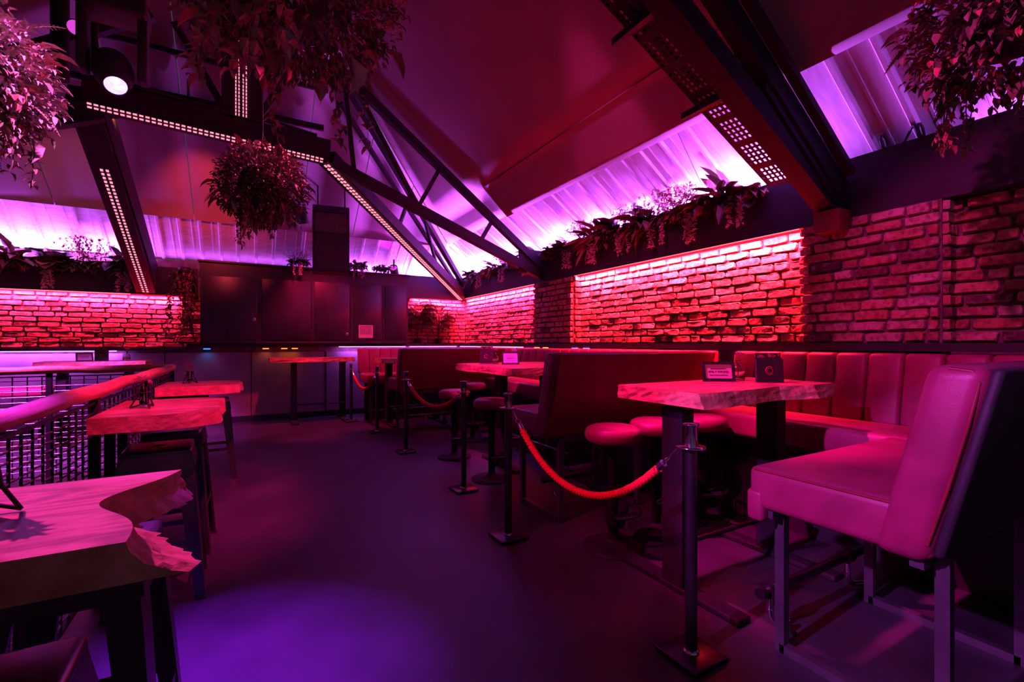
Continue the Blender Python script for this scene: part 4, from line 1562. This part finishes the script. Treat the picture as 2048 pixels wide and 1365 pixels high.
def framed_card(lab, loc, rz, wd=0.20, ht=0.125, detail=True):
    t = thing('framed_card', lab, 'sign', loc, rz, 'framed cards on tables')
    tilt = math.radians(-12)
    fr = MB()
    b = 0.017
    for a in ((-wd / 2, wd / 2, 0, b), (-wd / 2, wd / 2, ht - b, ht), (-wd / 2, -wd / 2 + b, b, ht - b), (wd / 2 - b, wd / 2, b, ht - b)):
        fr.box(a[0], a[1], -0.008, 0.008, a[2], a[3])
    f = fr.build('frame', M['frame'], t, rot=(tilt, 0, 0))
    c = MB().box(-wd / 2 + b, wd / 2 - b, -0.002, 0.004, b, ht - b).build('card', M['paper'], t, rot=(tilt, 0, 0))
    rr = random.Random(8)

    def dashes(z, h, half):
        mb = MB()
        x = -half
        while x < half:
            w_ = rr.uniform(0.003, 0.008)
            mb.box(x, min(x + w_, half), -0.0032, -0.0022, z, z + h)
            x += w_ + 0.0022
        mb.build('printed_line', M['ink'], c)
    dashes(ht * 0.63, ht * 0.035, wd * 0.24)
    dashes(ht * 0.30, ht * 0.035, wd * 0.28)
    if detail:
        text_mesh('EMILY WICKES', wd * 0.098, M['ink'], c, (0, -0.0028, ht * 0.435), (PI / 2, 0, 0))
    else:
        dashes(ht * 0.44, ht * 0.09, wd * 0.22)
    MB().beam((0, 0.022, ht * 0.75), (0, 0.075, 0.003), 0.04, 0.004).build('stand', M['frame'], t)
    return t


def bloom(parent, c, r, m, seed, petals=26, tilt=(0, 0, 1)):
    rr = random.Random(seed)
    mb = MB()
    ax = Vector(tilt).normalized()
    q = ax.to_track_quat('Z', 'Y')
    c = Vector(c)
    for k in range(petals):
        lay = k / petals
        el = math.radians(10 + 70 * lay)
        a = k * 2.399
        ln = r * (1.0 - 0.45 * lay)
        d = q @ Vector((math.cos(a) * math.cos(el), math.sin(a) * math.cos(el), math.sin(el)))
        s_ = q @ Vector((-math.sin(a), math.cos(a), 0))
        u = d.cross(s_)
        p = c
        wd = r * 0.17
        mb.add([p, p + d * ln * 0.55 + s_ * wd + u * 0.1 * ln, p + d * ln, p + d * ln * 0.55 - s_ * wd + u * 0.1 * ln], [(0, 1, 2, 3)])
        mb.add([p, p + d * ln * 0.55 + s_ * wd + u * 0.13 * ln, p + d * ln, p + d * ln * 0.55 - s_ * wd + u * 0.13 * ln], [(3, 2, 1, 0)])
    return mb.build('flower', m, parent)


def bud_vase(lab, loc, seed, h=0.165, wire=False, m='petal', tilt=(0.2, -0.3, 1)):
    t = thing('bud_vase', lab, 'vase', loc, seed * 0.7, 'bud vases')
    s = h / 0.13
    if not wire:
        prof = [(0.0, 0.004), (0.030, 0.004), (0.032, 0.0), (0.034, 0.01), (0.034, 0.055), (0.030, 0.068), (0.013, 0.082), (0.011, 0.10), (0.015, 0.104), (0.0125, 0.104), (0.0095, 0.098), (0.0105, 0.083), (0.027, 0.066), (0.031, 0.054), (0.031, 0.012), (0.0, 0.010)]
        MB().lathe([(r * s, z * s) for r, z in prof], n=20).build('glass_bottle', M['glass'], t)
        top = 0.125 * s
    else:
        MB().lathe([(0.0, 0.012), (0.020, 0.012), (0.022, 0.02), (0.022, 0.105), (0.020, 0.105), (0.019, 0.022), (0.0, 0.02)], n=16).build('glass_bottle', M['glass'], t)
        for a in (0.3, 2.4, 4.5):
            c, sn = math.cos(a), math.sin(a)
            mb = MB()
            mb.tube([(0.026 * c, 0.026 * sn, 0.115), (0.034 * c, 0.034 * sn, 0.06), (0.062 * c, 0.062 * sn, 0.004)], 0.0045, 7)
            mb.tube([(0.062 * c, 0.062 * sn, 0.005), (0.030 * math.cos(a + 1.05), 0.030 * math.sin(a + 1.05), 0.02)], 0.0045, 7)
            mb.build('stand_leg', M['steel'], t)
        mb = MB()
        mb.tube([(0.026 * math.cos(2 * PI * i / 16), 0.026 * math.sin(2 * PI * i / 16), 0.085) for i in range(17)], 0.004, 6)
        mb.build('stand_ring', M['steel'], t)
        top = 0.15
    MB().tube([(0, 0, 0.02), (0.004, 0, top * 0.6), (0.008, -0.006, top)], 0.0022, 6).build('stem', M['stem'], t)
    bloom(t, (0.008, -0.006, top), 0.040 * s if not wire else 0.05, M[m], seed, tilt=tilt)
    if wire:
        bloom(t, (-0.012, -0.012, top - 0.014), 0.034, M[m], seed + 3, 16, tilt=(-0.6, -0.5, 0.6))
        bloom(t, (0.02, -0.03, 0.085), 0.022, M[m], seed + 5, 12, tilt=(0.4, -0.8, 0.2))
    return t


def menu_stand(lab, loc, rz, wd=0.155, ht=0.145):
    t = thing('menu_block', lab, 'menu', loc, rz, 'menus on tables')
    tilt = math.radians(-8)
    MB().box(-wd / 2, wd / 2, -0.006, 0.0, 0.0, ht).build('cover', M['frame'], t, rot=(tilt, 0, 0))
    MB().box(-wd / 2 + 0.004, wd / 2, 0.0005, 0.014, 0.002, ht - 0.003).build('pages', M['paper'], t, rot=(tilt, 0, 0))
    MB().box(-wd / 2, wd / 2, 0.0145, 0.020, 0.0, ht + 0.012).build('back_cover', M['frame'], t, rot=(tilt, 0, 0))
    em = MB()
    n = 28
    em.tube([(0.024 * math.cos(a), -0.0065, ht * 0.5 + 0.024 * math.sin(a)) for a in [math.radians(50 + 260 * i / n) for i in range(n + 1)]], 0.0022, 5)
    em.tube([(0.016 * math.cos(a), -0.0065, ht * 0.5 + 0.016 * math.sin(a)) for a in [2 * PI * i / 20 for i in range(21)]], 0.0012, 5)
    em.build('emblem', M['print_red'], t, rot=(tilt, 0, 0))
    # floral print showing above the cover
    back = MB().box(-wd / 2 + 0.006, wd / 2 - 0.004, 0.021, 0.027, 0.0, ht + 0.04).build('floral_card', M['frame'], t, rot=(tilt, 0, 0))
    rr = random.Random(int(wd * 1000))
    for k in range(13):
        fm = MB()
        x, z = rr.uniform(-wd / 2 + 0.015, wd / 2 - 0.012), ht + rr.uniform(0.010, 0.034)
        r = rr.uniform(0.005, 0.010)
        pts = [(x + r * (1 + 0.35 * math.cos(3 * a)) * math.cos(a), 0.0203, z + r * (1 + 0.35 * math.cos(3 * a)) * math.sin(a)) for a in [2 * PI * i / 14 for i in range(14)]]
        fm.add(pts, [tuple(range(13, -1, -1)), tuple(range(14))])
        fm.build('printed_flower', M['petal_red'] if k % 4 else M['petal'], back)
    return t


LOOK = -math.radians(29.4)
framed_card('black framed white name card on the front booth table', (2.60, 1.93, 1.111), LOOK - 0.05)
bud_vase('glass bud vase with a pale flower between card and menu', (2.79, 1.93, 1.111), 1)
menu_stand('black menu with floral pages on the front booth table', (2.80, 1.72, 1.111), LOOK - 0.18)
framed_card('black framed card on the middle booth table', (2.63, 4.70, 1.111), LOOK + 0.15, 0.20, 0.15, False)
bud_vase('glass bud vase on the middle booth table', (2.55, 4.93, 1.111), 2)
menu_stand('black menu with floral pages on the middle booth table', (2.50, 5.08, 1.111), LOOK - 0.1, 0.16, 0.17)
framed_card('small framed card on the table below the left brick wall', (-1.95, 8.33, 1.111), 0.45, 0.18, 0.12, False)
menu_stand('black menu on the table below the left brick wall', (-1.80, 8.45, 1.111), 0.2, 0.15, 0.15)
bud_vase('glass bud vase with a red flower below the left brick wall', (-1.52, 8.40, 1.111), 3, m='petal_red')
bud_vase('pale flower in a wire vase stand on the middle rail table', (-0.50, 3.18, 1.001), 4, wire=True)
bud_vase('wire vase stand on the farthest rail table', (-0.46, 4.95, 1.001), 5, wire=True, m='leaf_b')
bud_vase('wire vase stand cut off by the left frame edge', (-0.475, 1.33, 1.001), 6, wire=True, m='leaf_a')

# ------------------------------------------------------------------ plants
def leaf(mb, p, d, ln, wd, droop=0.3, fold=0.25, up=None):
    """A folded, drooping leaf of eight faces with thickness-free edges closed at the tip."""
    p, d = Vector(p), Vector(d).normalized()
    upv = up or Vector((0, 0, 1))
    s_ = d.cross(upv)
    if s_.length < 1e-3:
        s_ = Vector((1, 0, 0))
    s_.normalize()
    n = s_.cross(d).normalized()
    a = p + d * ln * 0.38 + n * ln * 0.06 * (1 - droop)
    b = p + d * ln * 0.75 - n * ln * droop * 0.22
    t = p + d * ln - n * ln * droop * 0.6
    f = n * wd * fold
    vs = [p, a + s_ * wd * 0.5 + f, a, a - s_ * wd * 0.5 + f, b + s_ * wd * 0.36 + f * 0.7, b, b - s_ * wd * 0.36 + f * 0.7, t]
    mb.add(vs, [(0, 1, 2), (0, 2, 3), (1, 4, 5, 2), (2, 5, 6, 3), (4, 7, 5), (5, 7, 6)])


def frond(mb, p, d, ln, nl, ll, droop=0.7, lw=0.25):
    """A fern or palm frond: rachis with paired leaflets."""
    p, d = Vector(p), Vector(d).normalized()
    pts = []
    q, dd = p.copy(), d.copy()
    st = ln / 10
    for i in range(11):
        pts.append(q.copy())
        q = q + dd * st
        dd = (dd + Vector((0, 0, -droop * 0.18))).normalized()
    mb.tube(pts, [0.004 * (1 - 0.07 * i) for i in range(11)], 4, False)
    for k in range(nl):
        f = (k + 1) / (nl + 1)
        i = min(int(f * 10), 9)
        c = pts[i].lerp(pts[i + 1], f * 10 - i)
        tg = (pts[i + 1] - pts[i]).normalized()
        s_ = tg.cross(Vector((0, 0, 1)))
        if s_.length < 1e-3:
            s_ = Vector((1, 0, 0))
        s_.normalize()
        l2 = ll * math.sin(PI * (0.12 + 0.88 * f)) ** 0.7
        for sg in (-1, 1):
            leaf(mb, c, s_ * sg + tg * 0.55, max(l2, 0.01), max(l2, 0.01) * lw, droop=0.25, fold=0.1)


def rdir(rr, up=0.0):
    while True:
        v = Vector((rr.uniform(-1, 1), rr.uniform(-1, 1), rr.uniform(-1, 1)))
        if 0.1 < v.length < 1:
            v.normalize()
            v.z += up
            return v.normalized()


def ball_surface(rr, r):
    v = rdir(rr)
    return v, v * r


def hanging_plant(lab, loc, r, squash, seed, kinds, chain, roofz, big=40):
    """A foliage ball on a moss core: leaf sprays, fern fronds, trailing vines, flowers and single big leaves."""
    rr = random.Random(seed)
    t = thing('hanging_basket', lab, 'hanging plant', loc, 0, 'hanging foliage baskets')
    MB().lathe([(0.0, -r * 0.5 * squash), (r * 0.42, -r * 0.38 * squash), (r * 0.55, 0.0), (r * 0.44, r * 0.35 * squash), (0.0, r * 0.45 * squash)], n=14).build('moss_core', M['moss'], t)
    for a in range(3):
        th = a * 2.094 + 0.4
        MB().tube([(r * 0.4 * math.cos(th), r * 0.4 * math.sin(th), r * 0.25), (0, 0, max(r * 1.25, 0.3))], 0.003, 5).build('hanging_chain', M['steel'], t)
    MB().tube([(0, 0, max(r * 1.25, 0.3)), (0, 0, roofz - loc[2])], 0.004, 5).build('suspension_wire', M['steel'], t)
    for mkey, n, ln, wd in kinds:
        mb = MB()
        ln, wd = ln * 0.78, wd * 0.8
        for k in range(int(n * 1.5)):
            v = rdir(rr)
            base = Vector((v.x * r * 0.6, v.y * r * 0.6, v.z * r * 0.6 * squash))
            c = Vector((v.x, v.y, v.z * squash)) * r * rr.uniform(0.62, 0.98)
            for j in range(4):
                leaf(mb, c + rdir(rr) * ln * 0.7, (v + rdir(rr) * 0.9).normalized(), ln * rr.uniform(0.7, 1.2), wd * rr.uniform(0.7, 1.2), droop=rr.uniform(0.1, 0.8))
        stuff(mb.build('foliage', M[mkey], t))
    # fern fronds
    for k in range(10):
        v = rdir(rr, -0.05)
        mb = MB()
        frond(mb, Vector((v.x, v.y, v.z * squash)) * r * 0.6, v + Vector((0, 0, 0.2)), r * rr.uniform(0.55, 0.85), 16, r * 0.14, droop=rr.uniform(0.6, 1.2))
        mb.build('fern_frond', M['leaf_b'] if k % 2 else M['leaf_a'], t)
    # trailing vines under the ball
    for k in range(chain):
        a = rr.uniform(0, 2 * PI)
        q = Vector((math.cos(a) * r * 0.55, math.sin(a) * r * 0.55, -r * 0.5 * squash))
        d = Vector((math.cos(a) * 0.6, math.sin(a) * 0.6, -0.5))
        mb = MB()
        pts = [q.copy()]
        for i in range(10):
            d = (d + Vector((rr.uniform(-.3, .3), rr.uniform(-.3, .3), -0.35))).normalized()
            q = q + d * r * 0.085
            pts.append(q.copy())
            leaf(mb, q, rdir(rr, -0.4), r * 0.13, r * 0.065, droop=0.6)
            leaf(mb, q, rdir(rr, -0.4), r * 0.12, r * 0.06, droop=0.6)
        mb.tube(pts, 0.003, 4, False)
        mb.build('trailing_vine', M['leaf_c'] if k % 3 == 0 else M['leaf_b'], t)
    lm = [MB() for _ in range(3)]
    for i, b in enumerate(lm):
        leaf(b, (0, 0, 0), (0, 1, 0.1), 0.16, 0.075 + 0.01 * i, droop=0.4 + 0.2 * i, fold=0.3)
    lms = [b.mesh('leaf', M[q_]) for b, q_ in zip(lm, ('leaf_c', 'leaf_b', 'leaf_d'))]
    for k in range(big):
        v = rdir(rr, -0.1)
        o = inst('leaf', rr.choice(lms), t)
        o.location = Vector((v.x, v.y, v.z * squash)) * r * rr.uniform(0.8, 0.98)
        o.rotation_euler = (v + rdir(rr) * 0.5).to_track_quat('Y', 'Z').to_euler()
        o.scale = [rr.uniform(0.5, 1.1) * max(0.5, r / 0.5)] * 3
    return t


hanging_plant('round hanging foliage ball below the LED tie beam', (0.11, 5.15, 2.88), 0.42, 0.95, 41,
              (('leaf_a', 420, 0.07, 0.035), ('leaf_c', 200, 0.06, 0.03), ('leaf_d', 90, 0.045, 0.02), ('petal', 60, 0.03, 0.02)), 5, 5.55)
hanging_plant('big fern basket at the top of the picture hiding the king post', (0.26, 3.70, 3.95), 0.80, 0.8, 42,
              (('leaf_a', 620, 0.09, 0.04), ('leaf_b', 260, 0.08, 0.03), ('leaf_c', 160, 0.07, 0.035)), 9, 5.46, 60)
hanging_plant('brightly lit foliage basket cut by the left frame edge', (-1.13, 3.05, 2.58), 0.34, 1.0, 43,
              (('leaf_a', 200, 0.06, 0.03), ('leaf_d', 200, 0.055, 0.022), ('petal', 130, 0.035, 0.022), ('leaf_c', 80, 0.05, 0.03)), 7, 5.0, 40)
hanging_plant('dark leafy basket cut by the upper right corner', (2.74, 0.66, 2.72), 0.36, 1.0, 44,
              (('leaf_a', 300, 0.07, 0.035), ('leaf_c', 70, 0.06, 0.03)), 9, 3.75, 30)


def leaf_proto(mkey, ln, wd, droop, fold=0.3):
    b = MB()
    leaf(b, (0, 0, 0), (0, 1, 0), ln, wd, droop=droop, fold=fold)
    return b.mesh('leaf', M[mkey])


PROTO = {
    'broad': [leaf_proto('leaf_a', 0.17, 0.085, 0.35), leaf_proto('leaf_b', 0.15, 0.075, 0.6)],
    'spear': [leaf_proto('leaf_b', 0.20, 0.060, 0.2), leaf_proto('leaf_c', 0.17, 0.055, 0.5)],
    'round': [leaf_proto('leaf_a', 0.11, 0.10, 0.15, 0.1), leaf_proto('leaf_c', 0.10, 0.09, 0.3, 0.1)],
}


def trough_plant(lab, loc, out, seed, kind, group, s=1.0):
    """A plant rooted in a trough; out is the direction in which it hangs over the front."""
    rr = random.Random(seed)
    out = Vector(out)
    t = thing('trough_plant', lab, 'plant', loc, 0, group)
    MB().tube([(0, 0, -0.06), (0.0, 0.0, 0.05)], 0.008, 5).build('stem', M['stem'], t)
    along = Vector((-out.y, out.x, 0))

    def under_roof(mb):
        for i, (x, y, z) in enumerate(mb.v):
            top = (zr(x + loc[0]) if abs(out.x) > 0.5 else zb(y + loc[1])) - loc[2] - 0.005
            if z > top:
                mb.v[i] = (x, y, top)
        return mb

    def d_out(lift):
        return (out * rr.uniform(0.25, 1.15) + along * rr.uniform(-1, 1) + Vector((0, 0, lift + rr.uniform(-0.3, 0.5)))).normalized()
    if kind in PROTO:
        for k in range(24):
            d = d_out(0.35 if k < 13 else -0.25)
            o = inst('leaf', rr.choice(PROTO[kind]), t)
            o.location = Vector((0, 0, 0.02)) + d * 0.05 * s + along * rr.uniform(-0.11, 0.11)
            o.rotation_euler = d.to_track_quat('Y', 'Z').to_euler()
            o.scale = [s * rr.uniform(0.7, 1.2)] * 3
    elif kind == 'fern':
        for k in range(14):
            d = d_out(0.7)
            mb = MB()
            frond(mb, along * rr.uniform(-0.05, 0.05), d, 0.26 * s * rr.uniform(0.7, 1.1), 13, 0.045 * s, droop=rr.uniform(0.5, 1.1))
            under_roof(mb).build('fern_frond', M['leaf_b'] if k % 2 else M['leaf_a'], t)
    elif kind == 'airy':
        mb = MB()
        for k in range(34):
            d = d_out(1.15)
            q = along * rr.uniform(-0.1, 0.1)
            pts = [q]
            for i in range(6):
                d = (d + rdir(rr) * 0.25).normalized()
                q = q + d * 0.04 * s
                pts.append(q)
                for j in range(3):
                    leaf(mb, q, rdir(rr, 0.2), 0.026 * s, 0.013 * s, 0.2)
            mb.tube(pts, 0.0015, 3, False)
        stuff(under_roof(mb).build('foliage', M['leaf_c'] if seed % 2 else M['leaf_d'], t))
    # every plant hides its root in a low tuft
    mb = MB()
    for k in range(150):
        d = d_out(0.0)
        leaf(mb, along * rr.uniform(-0.13, 0.13) * s + Vector((0, 0, rr.uniform(-0.02, 0.05))) + out * rr.uniform(0, 0.06), d, 0.09 * s * rr.uniform(0.6, 1.2), 0.045 * s, 0.6)
    stuff(under_roof(mb).build('tuft', M['leaf_a'] if seed % 3 else M['leaf_c'], t))
    # pale hanging blossom strings
    if seed % 2 == 0:
        for k in range(3):
            mb = MB()
            q = out * 0.12 + along * rr.uniform(-0.1, 0.1)
            for i in range(9):
                for j in range(5):
                    leaf(mb, q + rdir(rr) * 0.012, rdir(rr), 0.026 * s, 0.02 * s, 0.3)
                q = q + Vector((rr.uniform(-.006, .006), rr.uniform(-.006, .006), -0.021 * s)) + out * (0.012 if i < 2 else 0)
            mb.build('blossom_string', M['petal'], t)
    return t


kinds = ['round', 'fern', 'broad', 'airy', 'airy', 'spear', 'broad', 'airy', 'spear', 'fern', 'round', 'round']
desc = {'round': 'round-leaved trough plant', 'fern': 'feathery fern in the trough', 'broad': 'broad-leaved trough plant', 'airy': 'airy twiggy trough plant', 'spear': 'spear-leaved trough plant'}
ords = ['nearest', 'second', 'third', 'fourth', 'fifth', 'sixth', 'seventh', 'eighth', 'ninth', 'tenth', 'eleventh', 'twelfth']
ys = [2.72, 2.95, 3.18, 3.42, 3.66, 3.92, 4.2, 4.48, 4.76, 5.05, 5.36, 5.68]
kk = ['round', 'spear', 'fern', 'airy', 'airy', 'broad', 'airy', 'broad', 'spear', 'airy', 'fern', 'round']
for k, (y, kd) in enumerate(zip(ys, kk)):
    trough_plant('%s above the red niche, %s from the near rafter' % (desc[kd], ords[k] if k else 'first'), (4.01, y, 2.69), (-1, 0, 0), 60 + k, kd, 'plants in the trough above the red niche', 1.45 + 0.25 * ((k * 7) % 3) / 2)
for k, y in enumerate((6.45, 6.85, 7.25, 7.7, 8.2, 8.7)):
    kd = ['broad', 'fern', 'airy', 'spear', 'fern', 'broad'][k]
    trough_plant('%s above the far niche, %s past the pillar' % (desc[kd], ords[k] if k else 'first'), (4.01, y, 2.69), (-1, 0, 0), 80 + k, kd, 'plants in the trough above the far niche', 1.35)
for k, x in enumerate((-4.15, -3.8, -3.4, -2.95, -2.5, -2.1, -1.7)):
    kd = ['spear', 'broad', 'airy', 'spear', 'round', 'airy', 'broad'][k]
    trough_plant('%s above the left brick wall, %s from the frame edge' % (desc[kd], ords[k] if k else 'first'), (x, 9.25, 2.50), (0, -1, 0), 90 + k, kd, 'plants in the trough above the left brick wall', 1.9)
for k, x in enumerate((0.75, 1.3, 1.75, 2.2)):
    kd = ['airy', 'fern', 'broad', 'fern'][k]
    trough_plant('%s lying on top of the black cabinet, %s from its middle' % (desc[kd], ords[k] if k else 'first'), (x, 9.02, 2.76), (0, -1, 0), 110 + k, kd, 'plants on top of the cabinet', 1.1)


def palm(lab, loc, seed, h, n, spread=0.45):
    rr = random.Random(seed)
    t = thing('potted_palm', lab, 'plant', loc, 0, 'palms on the corner ledge')
    MB().lathe([(0.055, 0.0), (0.075, 0.10), (0.08, 0.105), (0.07, 0.105), (0.065, 0.09), (0.0, 0.088)], n=16).build('pot', M['frame'], t)
    for k in range(3):
        a = rr.uniform(0, 6.28)
        MB().tube([(0.02 * math.cos(a), 0.02 * math.sin(a), 0.08), (0.03 * math.cos(a + 1), 0.03 * math.sin(a + 1), h * 0.35), (0.06 * math.cos(a + .5), 0.06 * math.sin(a + .5), h * 0.62)], [0.010, 0.008, 0.006], 6).build('stem', M['stem'], t)
    for k in range(n):
        a = k * 2.399 + rr.uniform(-.3, .3)
        z = h * rr.uniform(0.2, 0.72)
        mb = MB()
        frond(mb, (0.04 * math.cos(a), 0.04 * math.sin(a), z), (math.cos(a), -abs(math.sin(a)) - 0.05, rr.uniform(0.5, 2.2)), spread * rr.uniform(0.75, 1.1), 17, spread * 0.34, droop=rr.uniform(0.5, 1.2), lw=0.17)
        mb.build('palm_frond', M['leaf_b'] if k % 2 else M['leaf_a'], t)
    return t


palm('slim potted palm on the ledge in the far corner', (3.45, 9.24, 1.356), 121, 0.95, 26, 0.40)
palm('bushy potted palm on the ledge beside the black cabinet', (3.0, 9.24, 1.356), 122, 1.0, 46, 0.42)

# curtain of creeper left of the cabinet
cv = thing('hanging_creeper', 'leafy creeper hanging down beside the left end of the cabinet', 'plant', (-0.92, 9.12, 2.5))
rr = random.Random(77)
MB().lathe([(0.06, -0.02), (0.09, 0.0), (0.09, 0.08), (0.0, 0.08)], n=12).build('pot', M['frame'], cv)
for k in range(11):
    mb = MB()
    q = Vector((rr.uniform(-0.16, 0.12), rr.uniform(-0.06, 0.06), 0.05))
    pts = [q.copy()]
    L_ = rr.uniform(0.7, 1.18)
    for i in range(18):
        q = q + Vector((rr.uniform(-0.022, 0.022), rr.uniform(-0.012, 0.012), -L_ / 18))
        pts.append(q.copy())
        for j in range(4):
            leaf(mb, q, rdir(rr, -0.3), rr.uniform(0.05, 0.08), 0.036, 0.5)
    mb.tube(pts, 0.003, 4, False)
    mb.build('creeper_strand', M['leaf_c'] if k % 3 == 0 else M['leaf_a'], cv)
